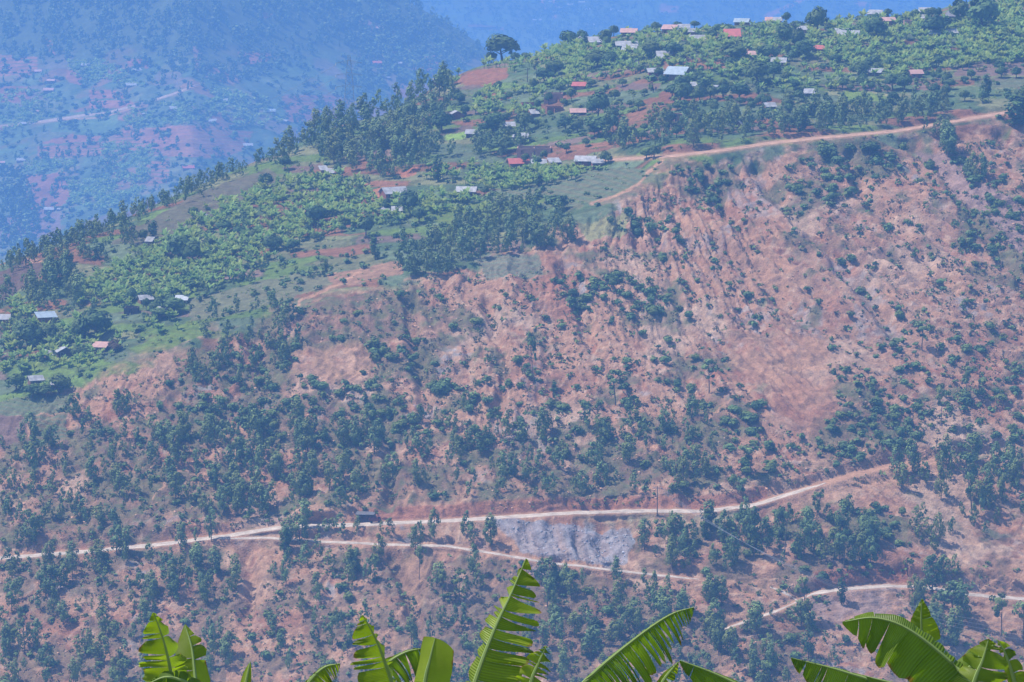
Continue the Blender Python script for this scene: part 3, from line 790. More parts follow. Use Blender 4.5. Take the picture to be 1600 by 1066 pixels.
def banana_small(rng, nl):
    """unit-height banana plant: stout stem and arching blades, each blade two halves folded at the rib"""
    Vs = []; ts = []
    def quad(a, b, c, d, k):
        Vs.extend([a, b, c, d]); ts.extend([k] * 4)
    for k in range(4):
        a0 = k * math.pi / 2; a1 = a0 + math.pi / 2
        quad((0.05 * math.cos(a0), 0.05 * math.sin(a0), -0.1), (0.05 * math.cos(a1), 0.05 * math.sin(a1), -0.1), (0.03 * math.cos(a1), 0.03 * math.sin(a1), 0.5), (0.03 * math.cos(a0), 0.03 * math.sin(a0), 0.5), 0.35)
    for i in range(nl):
        az = i * 2.4 + rng.uniform(-0.4, 0.4); el = rng.uniform(0.75, 1.45); ln = rng.uniform(0.55, 0.85); droop = rng.uniform(0.4, 1.2)
        h = np.array((math.cos(az), math.sin(az), 0.0)); side = np.array((-math.sin(az), math.cos(az), 0.0)); p = np.array((0, 0, 0.46)); pts = [p]
        e = el
        for s in range(4):
            p = p + (h * math.cos(e) + np.array((0, 0, 1)) * math.sin(e)) * ln / 4; e -= droop / 4 * (0.6 + 0.5 * s); pts.append(p)
        wd = [0.025, 0.12, 0.15, 0.12, 0.015]; k = rng.uniform(0.1, 0.9)
        for s in range(4):
            for sg in (1, -1):
                d0 = side * sg * wd[s] + np.array((0, 0, -0.35 * wd[s])); d1 = side * sg * wd[s + 1] + np.array((0, 0, -0.35 * wd[s + 1]))
                quad(pts[s], pts[s] + d0, pts[s + 1] + d1, pts[s + 1], float(np.clip(k + rng.uniform(-0.15, 0.15), 0, 1)))
    t = np.array(ts)
    return Tmpl(np.array(Vs), np.stack([t, t, t * 0], 1))

def tuft(rng, n, size):
    p = rng.uniform(-0.5, 0.5, (n, 3)); p[:, 2] = rng.uniform(0.1, 0.8, n)
    nm = rng.normal(size=(n, 3)); nm[:, 2] = np.abs(nm[:, 2]) + 0.3
    t = np.repeat(rng.uniform(0, 1, n), 4)
    return Tmpl(leaf_quads(p, nm, size, 1.3, rng), np.stack([t, t, t * 0], 1))

M_EUC = leaf_mat("eucalyptus_leaves", (0.055, 0.11, 0.045), (0.23, 0.32, 0.105), 0.16)
M_BROAD = leaf_mat("broad_leaves", (0.025, 0.065, 0.025), (0.12, 0.20, 0.055), 0.14)
M_BUSH = leaf_mat("bush_leaves", (0.045, 0.095, 0.04), (0.18, 0.28, 0.085), 0.16)
M_BAN = leaf_mat("banana_leaves", (0.14, 0.26, 0.06), (0.36, 0.52, 0.14), 0.45, 0.45)
M_CROP = leaf_mat("crop_leaves", (0.12, 0.18, 0.05), (0.26, 0.34, 0.10))
M_DRY = leaf_mat("dry_scrub_leaves", (0.10, 0.105, 0.05), (0.22, 0.20, 0.11))
M_RED = leaf_mat("reddish_leaves", (0.05, 0.035, 0.025), (0.12, 0.08, 0.05))
M_YEL = leaf_mat("yellow_blossom", (0.45, 0.36, 0.03), (0.6, 0.5, 0.06))
M_BARK = flat_mat("bark", (0.16, 0.115, 0.085), 0.9)

def trunk_mesh(cl, rng, base=0.022, top=0.82, limbs=6):
    """tapered trunk with limbs that reach into the crown's clumps"""
    tip = max(cl, key=lambda c: c[0][2])[0]
    mb = MB()
    pts = [(0, 0, -0.12), (tip[0] * 0.15, tip[1] * 0.15, 0.25 * top), (tip[0] * 0.5, tip[1] * 0.5, 0.6 * top), (tip[0] * 0.9, tip[1] * 0.9, top)]
    mb.tube(pts, [base * 1.25, base, base * 0.65, base * 0.2], 6)
    for c, r in sorted(cl, key=lambda k: -abs(k[0][0]) - abs(k[0][1]))[:limbs]:
        z0 = max(0.12, c[2] - 0.16 - 0.3 * math.hypot(c[0], c[1])); f = z0 / top
        a = (tip[0] * 0.6 * f, tip[1] * 0.6 * f, z0)
        mb.tube([a, ((a[0] + c[0]) / 2, (a[1] + c[1]) / 2, (z0 + c[2]) / 2 - 0.01), c], [base * 0.5, base * 0.35, base * 0.12], 4)
    return mb.mesh("trunk", M_BARK)

def make_kind(fn, nvar, args, trunk_kw=None, seed=1):
    out = []
    for i in range(nvar):
        r = np.random.default_rng(seed * 100 + i)
        x = fn(r, *args)
        t, cl = x if isinstance(x, tuple) else (x, None)
        out.append((t, trunk_mesh(cl, r, **trunk_kw) if trunk_kw is not None else None))
    return out
T_EUC = make_kind(eucalyptus, 9, (20, 34, 0.043), dict(base=0.016), 1)
T_EUC_LO = make_kind(eucalyptus, 6, (12, 14, 0.07), None, 2)
T_BROAD = make_kind(round_tree, 6, (26, 34, 0.08), dict(base=0.03, top=0.6, limbs=5), 3)
T_COLUMN = make_kind(column_tree, 4, (16, 26, 0.055), dict(base=0.015), 4)
T_BUSH = make_kind(bush, 7, (9, 24, 0.14), dict(base=0.03, top=0.5, limbs=3), 5)
T_BUSH_LO = make_kind(bush, 6, (5, 8, 0.24), None, 6)
T_FLAT = make_kind(flat_top, 4, (11, 26, 0.05), dict(base=0.014, top=0.9, limbs=7), 7)
T_BAN = make_kind(banana_small, 6, (8,), None, 8)
T_TUFT = make_kind(tuft, 5, (7, 0.55), None, 9)
T_CONE = None

def mesh_of(t, name, mat):
    if not hasattr(t, "cache"): t.cache = {}
    k = (name, mat.name)
    if k not in t.cache:
        t.cache[k] = mesh_np(name, t.V, t.F, mat, t.t, "tint")
    return t.cache[k]

def merge(name, items, mats, label, cat):
    """items: (template, pos, height, width, yaw) -> one stuff mesh"""
    if not items: return
    Vs = []; Ts = []
    for t, p, h, w, a in items:
        c, s = math.cos(a), math.sin(a)
        R = np.array(((c * w, -s * w, 0), (s * w, c * w, 0), (0, 0, h)), np.float32)
        Vs.append(t.V @ R.T + np.asarray(p, np.float32))
        k = RNG.uniform(-0.22, 0.22)
        tt = np.clip(t.t + k, 0, 1); tt[:, 2] = RNG.uniform(); Ts.append(tt)
    V = np.concatenate(Vs); T = np.concatenate(Ts)
    me = mesh_np(name, V, np.arange(len(V), dtype=np.int32).reshape(-1, 4), mats, T, "tint")
    o = link(name, me)
    return tag(o, label, cat, kind="stuff")

# ------------------------------------------------------------------ plants: where they stand (u, v are the foot of the plant in the photograph)
MPP = lambda p: math.hypot(p[0], p[1]) / FPX                  # metres per photograph pixel at a point
PL = []      # (kind, pos, height_m, width_m, u, v, zone)
def put(kind, u, v, hpx, wpx, zone, hill=MAIN):
    p = hill.at(u, v)[0]; k = MPP(p)
    PL.append((kind, p, hpx * k, wpx * k, float(u), float(v), zone))

def scatter(kind, poly, n, h0, h1, zone, aspect=(0.8, 1.2), hill=MAIN, clump_=0.0, seed=0, jit=None):
    p = np.asarray(poly, float); r = np.random.default_rng(len(PL) + seed + 11); got = 0; tries = 0
    while got < n and tries < 60:
        m = 4 * n
        u = r.uniform(p[:, 0].min(), p[:, 0].max(), m); v = r.uniform(p[:, 1].min(), p[:, 1].max(), m)
        ok = inpoly(u + r.normal(0, 4, m), v + r.normal(0, 4, m), poly)
        if clump_:
            ok &= (fbm(u / 38, v / 26, 500 + seed, 3) + r.uniform(-0.25, 0.25, m)) > (clump_ - 0.5) * 0.6
        ok &= KEEP(u, v) if hill is MAIN else True
        for uu, vv in zip(u[ok], v[ok]):
            if got >= n: break
            h = h0 + (h1 - h0) * r.uniform(0, 1) ** 1.3
            put(kind, uu, vv, h, h * r.uniform(*aspect), zone, hill); got += 1
        tries += 1
KEEP_OUT = [[(a, b) for a, b in poly] for poly in (
    [(1200, 580), (1300, 575), (1310, 640), (1270, 690), (1190, 660)], [(1130, 520), (1300, 525), (1290, 575), (1150, 600)], [(770, 812), (985, 820), (994, 842), (975, 868), (930, 878), (815, 862), (800, 842)],
    [(1530, 925), (1605, 920), (1605, 985), (1535, 985)], [(460, 545), (565, 532), (590, 560), (550, 598), (465, 595)], [(692, 213), (733, 202), (744, 206), (722, 216)], [(705, 126), (740, 111), (792, 105), (770, 134)],
    [(985, 161), (1046, 136), (1062, 158)], [(600, 865), (690, 860), (665, 925), (640, 930)], [(362, 850), (425, 850), (412, 940), (375, 930)], [(605, 775), (760, 780), (760, 812), (605, 818)], [(46, 650), (106, 650), (106, 692), (50, 694)], [(-10, 650), (46, 650), (40, 694), (-10, 700)],
    [(686, 200), (750, 198), (752, 232), (690, 240)], [(1290, 905), (1400, 925), (1410, 960), (1310, 975)])]
HOUSE_SPOTS = []
def KEEP(u, v):
    ok = np.ones(np.shape(u), bool)
    for pts, w, u0, u1 in ((R_MAIN, 9, -400, 1420), (R_LOW, 6, 345, 1150), (R_TOP, 7, 930, 2000), (R_EAST, 9, 1242, 2000), (R_SPUR, 6, 1118, 1246)):
        c = polyline_v(u, pts); ok &= ~((v - c > -w) & (v - c < np.where((u > 560) & (u < 1180), w, 4.5)) & (u > u0) & (u < u1))
    for p in KEEP_OUT: ok &= ~inpoly(u, v, p)
    for (x0, x1, y0, y1) in HOUSE_SPOTS:
        ok &= ~((u > x0) & (u < x1) & (v > y0) & (v < y1))
    return ok
# ------------------------------------------------------------------ houses
def metal_roof(name, col, var=0.22):
    m, nt, b = new_mat(name)
    rgb = nnode(nt, "ShaderNodeRGB"); rgb.outputs[0].default_value = (*[c * 0.82 for c in col], 1)
    c, _ = noise_mult(nt, rgb.outputs[0], 0.7, 1 - var, 1 + var, detail=5)
    tc = nnode(nt, "ShaderNodeTexCoord"); w = nnode(nt, "ShaderNodeTexWave"); w.inputs["Scale"].default_value = 1.6
    nt.links.new(tc.outputs["Object"], w.inputs["Vector"])
    bp = nnode(nt, "ShaderNodeBump"); bp.inputs["Strength"].default_value = 0.25; bp.inputs["Distance"].default_value = 0.05
    nt.links.new(w.outputs["Fac"], bp.inputs["Height"]); nt.links.new(bp.outputs[0], b.inputs["Normal"])
    nt.links.new(c, b.inputs["Base Color"]); b.inputs["Roughness"].default_value = 0.5; b.inputs["Metallic"].default_value = 0.0
    b.inputs["Specular IOR Level"].default_value = 0.5
    return m
ROOFM = {"white": metal_roof("roof_white", (0.38, 0.37, 0.38), 0.4), "grey": metal_roof("roof_grey", (0.50, 0.52, 0.56)), "blue": metal_roof("roof_blue_grey", (0.32, 0.39, 0.46)),
         "red": metal_roof("roof_red", (0.52, 0.13, 0.10)), "pink": metal_roof("roof_rust_pink", (0.56, 0.32, 0.27)), "tile": metal_roof("roof_clay_tile", (0.40, 0.22, 0.16)), "dark": metal_roof("roof_dark", (0.16, 0.15, 0.16))}
WALLM = {"mud": flat_mat("wall_mud", (0.27, 0.155, 0.105), 0.95, var=0.25), "brick": flat_mat("wall_brick", (0.30, 0.12, 0.08), 0.95, var=0.25), "cream": flat_mat("wall_cream", (0.62, 0.50, 0.40), 0.9, var=0.15),
         "pink": flat_mat("wall_pink", (0.50, 0.30, 0.23), 0.9, var=0.2), "dark": flat_mat("wall_dark", (0.11, 0.075, 0.065), 0.95, var=0.25), "white": flat_mat("wall_white", (0.72, 0.70, 0.68), 0.85, var=0.1), "grey": flat_mat("wall_grey", (0.38, 0.38, 0.42), 0.9)}
M_GLASS = flat_mat("window_dark", (0.03, 0.035, 0.045), 0.25, var=0.1, spec=0.5)
M_FRAME = flat_mat("window_frame", (0.45, 0.40, 0.36), 0.7)
M_DOOR = flat_mat("door_wood", (0.15, 0.085, 0.05), 0.8)

def roof_slabs(mb, w, d, z, rise, ridge, over=0.45, th=0.10):
    W = w / 2 + over; D = d / 2 + over
    if ridge == "mono":        # one plane falling towards the front
        return mb.add([(-W, -D, z - 0.12), (W, -D, z - 0.12), (W, D, z + rise), (-W, D, z + rise), (-W, -D, z - 0.12 + th), (W, -D, z - 0.12 + th), (W, D, z + rise + th), (-W, D, z + rise + th)],
                      [(3, 2, 1, 0), (4, 5, 6, 7), (0, 1, 5, 4), (1, 2, 6, 5), (2, 3, 7, 6), (3, 0, 4, 7)])
    e = rise * over / (d / 2 if ridge == "x" else w / 2)
    for sg in (-1, 1):
        if ridge == "x":
            a = [(-W, sg * D, z - e), (W, sg * D, z - e), (W, 0, z + rise), (-W, 0, z + rise)]
        else:
            a = [(sg * W, -D, z - e), (sg * W, D, z - e), (0, D, z + rise), (0, -D, z + rise)]
        up = [(p[0], p[1], p[2] + th) for p in a]
        mb.add(a + up, [(3, 2, 1, 0), (4, 5, 6, 7), (0, 1, 5, 4), (1, 2, 6, 5), (2, 3, 7, 6), (3, 0, 4, 7)])
    return mb

def wall_with_openings(mb, x0, x1, y, th, z0, z1, ops):
    """a wall along x with rectangular holes: ops = (xa, xb, za, zb)"""
    xs = sorted([x0, x1] + [o[0] for o in ops] + [o[1] for o in ops])
    for a, b in zip(xs[:-1], xs[1:]):
        if b - a < 1e-4: continue
        o = [q for q in ops if q[0] <= a + 1e-6 and q[1] >= b - 1e-6]
        if not o: mb.box(a, b, y, y + th, z0, z1)
        else:
            if o[0][2] > z0: mb.box(a, b, y, y + th, z0, o[0][2])
            if o[0][3] < z1: mb.box(a, b, y, y + th, o[0][3], z1)

HOUSES = []
def house(uL, uR, vT, vB, ridge, roof, wall, label, hill=MAIN, yaw=None, depth=None, openings=2, name="house", cat="house", group=None, wallh=None):
    uc = (uL + uR) / 2
    p = hill.one(uc, vB); k = math.hypot(p.x, p.y) / FPX
    rnd = random.Random(int(uL * 13 + vT * 7))
    yaw = math.radians(yaw) if yaw is not None else math.radians(rnd.uniform(-14, 14))
    yaw -= math.atan2(p.x, p.y)
    w = (uR - uL) * k * 0.84; tot = (vB - vT) * k
    d = depth or min(7.0, max(3.2, w * 0.7))
    if ridge == "none":
        h = tot; rise = 0
    else:
        rise = min(2.1, max(0.8, d * 0.30 if ridge != "y" else w * 0.26))
        if ridge == "mono": rise = d * 0.30
        h = wallh or min(3.2, max(1.4, tot - rise - 0.10 * d))
    hd = Vector((p.x, p.y, 0)).normalized()
    root = link(name, None, loc=p + hd * (d / 2) - Vector((0, 0, 0.15)), rot=(0, 0, yaw))
    root.empty_display_size = 1
    tag(root, label, cat, group)
    mb = MB(); fd = -2.6
    W, D = w / 2, d / 2
    wm = WALLM[wall]
    if ridge == "none":
        nO = max(1, min(4, int(w / 3))); ops = []
        for i in range(nO):
            c = -W + w * (i + 0.5) / nO
            ops.append((c - 0.45, c + 0.45, 0.0 if i == nO // 2 else h * 0.38, h * 0.8))
        wall_with_openings(mb, -W, W, -D, 0.3, fd, h, ops)
        mb.box(-W, W, D - 0.3, D, fd, h * 1.04)
        mb.box(-W, -W + 0.3, -D + 0.3, D - 0.3, fd, h * 0.97); mb.box(W - 0.3, W, -D + 0.3, D - 0.3, fd, h)
        mb.box(-0.12, 0.12, -D + 0.3, D - 0.3, fd, h * 0.9)
        mb.build("wall", wm, root)
    else:
        if ridge == "x":
            prof = [(-D, fd), (D, fd), (D, h), (0, h + rise - 0.02), (-D, h)]
            vs = [(-W, y, z) for y, z in prof] + [(W, y, z) for y, z in prof]
        elif ridge == "y":
            prof = [(-W, fd), (W, fd), (W, h), (0, h + rise - 0.02), (-W, h)]
            vs = [(x, D, z) for x, z in prof] + [(x, -D, z) for x, z in prof]
        else:
            prof = [(-D, fd), (D, fd), (D, h + rise * 0.93), (-D, h - 0.02)]
            vs = [(-W, y, z) for y, z in prof] + [(W, y, z) for y, z in prof]
        n = len(prof)
        fs = [tuple(range(n)), tuple(range(2 * n - 1, n - 1, -1))] + [(i, n + i, n + (i + 1) % n, (i + 1) % n) for i in range(n)]
        MB().add(vs, fs).build("wall", wm, root)
        roof_slabs(MB(), w, d, h, rise, ridge).build("roof", ROOFM[roof], root)
        if openings and w > 2.6:
            slots = max(2, min(5, int(w / 2.2))); di = rnd.randrange(slots)
            for i in range(slots):
                c = -W + w * (i + 0.5) / slots
                if i == di:
                    MB().box(c - 0.45, c + 0.45, -D - 0.03, -D + 0.02, -0.1, min(2.0, h - 0.15)).build("door", M_DOOR, root)
                elif i % 2 == 0 or w > 7:
                    wz = min(1.0, h * 0.42)
                    wn_ = MB().box(c - 0.5, c + 0.5, -D - 0.05, -D + 0.02, wz - 0.06, wz + min(0.95, h - wz - 0.2)).build("window", M_FRAME, root)
                    MB().box(c - 0.42, c + 0.42, -D - 0.07, -D - 0.045, wz + 0.02, wz + min(0.87, h - wz - 0.28)).build("pane", M_GLASS, wn_)
    HOUSE_SPOTS.append((uL - 2, uR + 2, vB - 4, vB + 2.5))
    HOUSES.append((root, uc, (vT + vB) / 2, label))
    return root

G_V = "houses of the hilltop village"; G_L = "houses on the lower left slope"; G_F = "hazy houses across the valley"; G_D = "tiny houses on the distant hill"
V_ = [  # uL, uR, vTop, vBase, ridge, roof, wall, label, kwargs
 (677, 692, 119, 130, "mono", "white", "mud", "white-roofed house on the ridge crest beside the ploughed red field", {}),
 (899, 913, 56, 70, "y", "white", "cream", "gabled white-roofed house among dark trees near the hill crest", {}),
 (918, 939, 58, 71, "mono", "white", "mud", "long white-roofed building between two dark trees near the crest", {"depth": 5}),
 (969, 997, 44, 56, "x", "pink", "mud", "rusty pink-roofed house at the crest above two long pale roofs", {}),
 (960, 998, 68, 77, "mono", "white", "mud", "long low house with thin pale roof, upper of the two", {"depth": 4}),
 (971, 995, 75, 84, "mono", "white", "mud", "long low house with thin pale roof, lower of the two", {"depth": 3.5}),
 (894, 916, 131, 142, "mono", "red", "pink", "small red-roofed house with two dark windows in the crops", {}),
 (848, 882, 147, 162, "none", "", "pink", "pale roofless mud building in a light green field", {}),
 (812, 846, 161, 171, "none", "", "brick", "low roofless red brick walls beside the light green field", {}),
 (851, 882, 168, 178, "none", "", "brick", "long roofless brown brick shell left of the big dark tree", {}),
 (890, 916, 171, 182, "x", "pink", "mud", "patched pink and white roofed house under the big dark oval tree", {}),
 (829, 841, 177, 184, "mono", "white", "mud", "tiny white roof among banana leaves above the terraces", {}),
 (699, 727, 171, 186, "y", "white", "brick", "brown house with thin white roof edge above the purple plot", {}),
 (727, 748, 204, 214, "mono", "white", "mud", "small white-roofed house at the tip of the lime green plot", {}),
 (785, 805, 190, 202, "mono", "white", "brick", "white-roofed house with brick gable among dense broad trees", {}),
 (801, 827, 209, 221, "mono", "white", "mud", "house with broken white roof sheets behind the unfinished brick building", {}),
 (803, 866, 231, 246, "none", "", "pink", "large unfinished brick building with square window openings above the road", {"depth": 7}),
 (791, 827, 245, 262, "x", "red", "brick", "bright red-roofed house beside the top road", {"yaw": 14}),
 (830, 854, 248, 262, "mono", "white", "brick", "white-roofed house right beside the bright red roof", {}),
 (857, 875, 248, 260, "mono", "white", "mud", "small white-roofed house in bananas between two larger white roofs", {}),
 (898, 934, 243, 262, "x", "white", "brick", "wide white-roofed house at the end of the open road", {"yaw": -10}),
 (924, 944, 249, 264, "mono", "white", "brick", "low white lean-to in front of the wide white-roofed house", {"depth": 3}),
 (593, 637, 291, 312, "x", "white", "brick", "large white-roofed house with brown gable on a bare yard", {"yaw": 24}),
 (622, 640, 302, 313, "mono", "white", "brick", "small white lean-to joined to the large white-roofed house", {"depth": 3}),
 (712, 746, 289, 308, "x", "white", "brick", "white-roofed house standing alone in bananas below the top road", {"yaw": -8}),
 (597, 609, 327, 334, "mono", "white", "mud", "small white roof peeping from bananas, left of a pair", {}),
 (612, 629, 326, 335, "x", "white", "mud", "small white roof peeping from bananas, right of a pair", {}),
 (1034, 1058, 43, 51, "mono", "pink", "mud", "low pinkish roof at the crest left of the stacked white roofs", {"depth": 4}),
 (1059, 1078, 39, 48, "x", "white", "cream", "white roof at the crest, topmost of three stacked roofs", {}),
 (1067, 1091, 43, 55, "x", "white", "pink", "white-roofed house with pink wall, middle of three stacked roofs", {}),
 (1076, 1102, 54, 66, "x", "white", "white", "brightest white roof, lowest of three stacked roofs", {}),
 (1130, 1157, 46, 62, "x", "red", "cream", "house with steep bright red roof near the hill crest", {"yaw": 4, "depth": 8}),
 (1147, 1172, 29, 38, "x", "blue", "mud", "blue-grey roofed house on the crest above the red roof", {}),
 (1196, 1206, 29, 36, "mono", "pink", "pink", "small pink house on the crest, left of a pair", {}),
 (1207, 1222, 28, 36, "mono", "white", "pink", "small white-roofed house on the crest, right of a pair", {}),
 (1246, 1262, 41, 52, "mono", "white", "pink", "white-roofed house half hidden behind a dark round tree at the crest", {}),
 (1271, 1289, 71, 82, "mono", "red", "brick", "small red roof between two large round trees", {}),
 (1167, 1183, 79, 93, "mono", "pink", "brick", "red brick house with pink roof right of the wide tree", {}),
 (1204, 1229, 92, 103, "mono", "white", "brick", "long narrow house with pale roof below the round trees", {"depth": 4}),
 (1024, 1053, 79, 91, "x", "white", "dark", "dark-walled house with white roof among round trees above the blue house", {}),
 (1025, 1037, 91, 98, "mono", "white", "mud", "tiny white-roofed shed below the dark-walled house", {}),
 (990, 998, 96, 105, "y", "white", "white", "small bright white gable left of the blue-roofed house", {}),
 (1041, 1079, 101, 124, "x", "blue", "mud", "largest house with blue-grey roof and brown front wall", {"yaw": -24, "depth": 7}),
 (1011, 1038, 106, 120, "mono", "white", "brick", "white-roofed brick annex left of the blue-roofed house", {}),
 (1079, 1089, 129, 140, "mono", "white", "pink", "small tilted white roof below the blue-roofed house", {}),
 (1116, 1126, 137, 145, "mono", "white", "mud", "tiny white roof behind the row of round bushes", {}),
 (1256, 1276, 138, 152, "mono", "white", "dark", "small dark shed with white flat roof at the field edge", {"depth": 3.5}),
 (1193, 1211, 163, 173, "x", "white", "mud", "bright white roof among eucalyptus above the top road", {"yaw": 20}),
 (1040, 1067, 178, 191, "none", "", "pink", "roofless pink mud walls among bushes above the top road", {}),
 (1151, 1160, 190, 199, "y", "white", "mud", "tiny white gable hidden in eucalyptus by the top road", {}),
 (1307, 1329, 43, 62, "mono", "white", "pink", "white-roofed house with pink wall and window, left of a joined pair", {"depth": 6}),
 (1330, 1342, 47, 62, "mono", "white", "brick", "narrow white-roofed house, right of a joined pair", {}),
 (1355, 1378, 18, 27, "mono", "white", "mud", "long low pale roof on the skyline crest", {"depth": 4}),
 (1377, 1400, 26, 41, "mono", "pink", "brick", "brick house with rusty pale roof just under the skyline", {}),
 (1435, 1458, 15, 24, "mono", "white", "cream", "white roof on the skyline left of the tall tree group", {"depth": 4}),
 (1411, 1425, 32, 43, "none", "", "pink", "small roofless pink walls left of the round dark tree", {}),
 (1425, 1446, 22, 33, "x", "white", "mud", "white-roofed house just above the round dark tree", {}),
 (1478, 1514, 16, 36, "x", "dark", "dark", "dark-roofed house with white gable edge beside the tall trees", {"yaw": -26}),
 (1478, 1496, 49, 57, "mono", "white", "cream", "small white roof in bananas right of the round dark tree", {}),
 (1449, 1469, 51, 58, "x", "blue", "mud", "low blue-grey roof under the round dark tree", {}),
 (1355, 1379, 104, 117, "mono", "white", "mud", "pale-roofed mud house right of the dark round tree in bananas", {}),
 (1420, 1441, 108, 123, "x", "pink", "brick", "house with striped rusty roof above a bare red slope", {"yaw": 18}),
 (500, 511, 266, 273, "mono", "white", "mud", "white roof at top of the banana grove, left of a pair", {}),
 (510, 522, 269, 276, "mono", "white", "mud", "white roof at top of the banana grove, right of a pair", {}),
 (309, 324, 334, 344, "y", "white", "brick", "lone red-walled gable at the edge of the banana grove", {})]
for h_ in V_: house(*h_[:8], group=G_V, **h_[8])
L_ = [
 (215, 238, 461, 474, "x", "white", "mud", "white-roofed house at the lower edge of the banana grove", {"yaw": 18}),
 (274, 294, 469, 476, "mono", "grey", "brick", "low flat-roofed hut where grove meets open grass", {"depth": 3}),
 (193, 219, 481, 493, "none", "", "dark", "dark roofless walls in bananas below the white roof", {}),
 (247, 261, 483, 493, "x", "white", "dark", "broken white roof inside a dark tree clump", {}),
 (56, 89, 488, 510, "mono", "blue", "brick", "tall red brick house with pale blue roof in the woods", {"yaw": 12}),
 (-4, 16, 491, 508, "mono", "white", "brick", "brick house cut by the frame edge", {}),
 (87, 116, 540, 560, "y", "white", "dark", "gabled dark house with white trim and row of windows", {"yaw": 10}),
 (70, 86, 550, 561, "mono", "white", "dark", "small white-roofed shed left of the gabled dark house", {}),
 (145, 170, 535, 552, "mono", "pink", "brick", "brown brick house beside a dark purple bush", {"yaw": -20}),
 (43, 67, 588, 600, "x", "white", "mud", "white-roofed house ringed by dark trees above the plots", {"yaw": 16}),
 (81, 90, 602, 608, "mono", "white", "mud", "small white sheet roof at the foot of the ringed house", {}),
 (229, 239, 375, 383, "mono", "white", "mud", "tiny white-roofed hut high in the banana grove", {})]
for h_ in L_: house(*h_[:8], group=G_L, **h_[8])
F_ = [
 (126, 141, 99, 105, "white", "pale-roofed hazy house beside bananas, highest on the far hill"), (205, 223, 104, 110, "white", "long pale hazy roof below the far wood"), (196, 214, 125, 132, "white", "slanted pale hazy roof above the far road"),
 (73, 87, 123, 131, "pink", "pink-edged hazy house high on the far hill"), (53, 66, 110, 115, "pink", "low hazy roof above the pink-edged house"), (67, 85, 136, 145, "pink", "brown hazy gable house below the pink-edged one"),
 (57, 63, 170, 175, "pink", "tiny pinkish hazy hut by the far road"), (30, 42, 190, 197, "white", "slanted white hazy roof below the far road"), (25, 41, 245, 252, "white", "red-walled hazy house left of the far bananas"),
 (-3, 8, 251, 258, "pink", "hazy house cut by the frame edge on far hill"), (68, 86, 323, 333, "white", "red-walled hazy house beside the dark wood in the valley"), (89, 95, 325, 330, "white", "tiny white hazy shed right of the red-walled valley house"),
 (342, 357, 155, 160, "white", "small bright hazy roof right of the far road end"), (264, 285, 168, 174, "white", "long hazy roof of a pair below the far road"), (271, 278, 174, 178, "white", "tiny hazy roof below the long one of a pair"), (222, 231, 175, 180, "white", "small hazy roof left of the pair below the far road"),
 (322, 339, 188, 194, "white", "pale hazy roof above the terraced fields"), (411, 432, 168, 178, "blue", "larger grey-blue hazy roof right of the terraces"), (433, 450, 184, 190, "white", "bright hazy roof just below the grey-blue one"),
 (379, 396, 221, 232, "white", "white hazy house at the foot of the terraces near the ridge"), (284, 305, 258, 265, "red", "red hazy roof below the terraces near the ridge"), (581, 597, 97, 105, "red", "red hazy roof on the far slope above the ridge pines"),
 (617, 629, 98, 105, "white", "white hazy roof right of the red one on the far slope"), (583, 601, 39, 45, "pink", "pale long hazy roof high on the wooded slope"), (610, 616, 34, 38, "white", "tiny hazy roof above the long one on the wooded slope"), (655, 668, 88, 92, "pink", "pinkish hazy roof at top of a bare plot"), (602, 610, 120, 125, "white", "tiny hazy roof low on the far slope")]
for a, b_, c_, d_, r_, l_ in F_: house(a, b_, c_, d_, "mono" if d_ - c_ < 8 else "x", r_, "brick" if "red-walled" in l_ else "mud", l_, hill=HB, group=G_F, openings=0)
D_ = [(831, 847, 26, 31, "white pale roof alone on the distant slope"), (872, 883, 7, 12, "pale roof right of the pinkish distant gullies"), (886, 896, 2, 7, "pale roof in the middle of the distant top row"), (903, 915, 0, 5, "bright roof at the top edge of the distant hill"),
      (914, 923, 10, 14, "dim roof below the bright distant roof"), (952, 964, 12, 16, "distant pale roof, left of a touching pair"), (964, 974, 13, 17, "distant pale roof, right of a touching pair"), (916, 930, 36, 41, "pale distant roof just above the crest trees"), (857, 862, 2, 6, "tiny pale distant roof between two pink gullies")]
for a, b_, c_, d_, l_ in D_: house(a, b_, c_, d_, "mono", "white", "cream", l_, hill=HC, group=G_D, openings=0)
house(733, 788, 40, 44, "none", "", "mud", "long low brown wall on the distant spur", hill=HC, name="boundary_wall", cat="wall", depth=3)

# yard plants that half hide each house
for root, uc, vm, lab_ in HOUSES:
    sp = HOUSE_SPOTS[[h[0] for h in HOUSES].index(root)]
    if root.get("group") in (G_V, G_L):
        rn = random.Random(int(uc * 3 + vm))
        for _ in range(rn.choice((2, 3, 3))):
            side = rn.choice((-0.55, -0.4, 0.35, 0.55, 0.0))
            put(rn.choice(("banana", "bush", "banana")), uc + side * (sp[1] - sp[0]), sp[3] + rn.uniform(0.5, 3.5), rn.uniform(6, 10), rn.uniform(8, 13), "in front of a village house")
        if rn.random() < 0.8: put("broad", uc + rn.choice((-0.75, 0.75)) * (sp[1] - sp[0]), sp[2] + rn.uniform(-4, 3), rn.uniform(14, 24), rn.uniform(14, 24), "beside a village house")
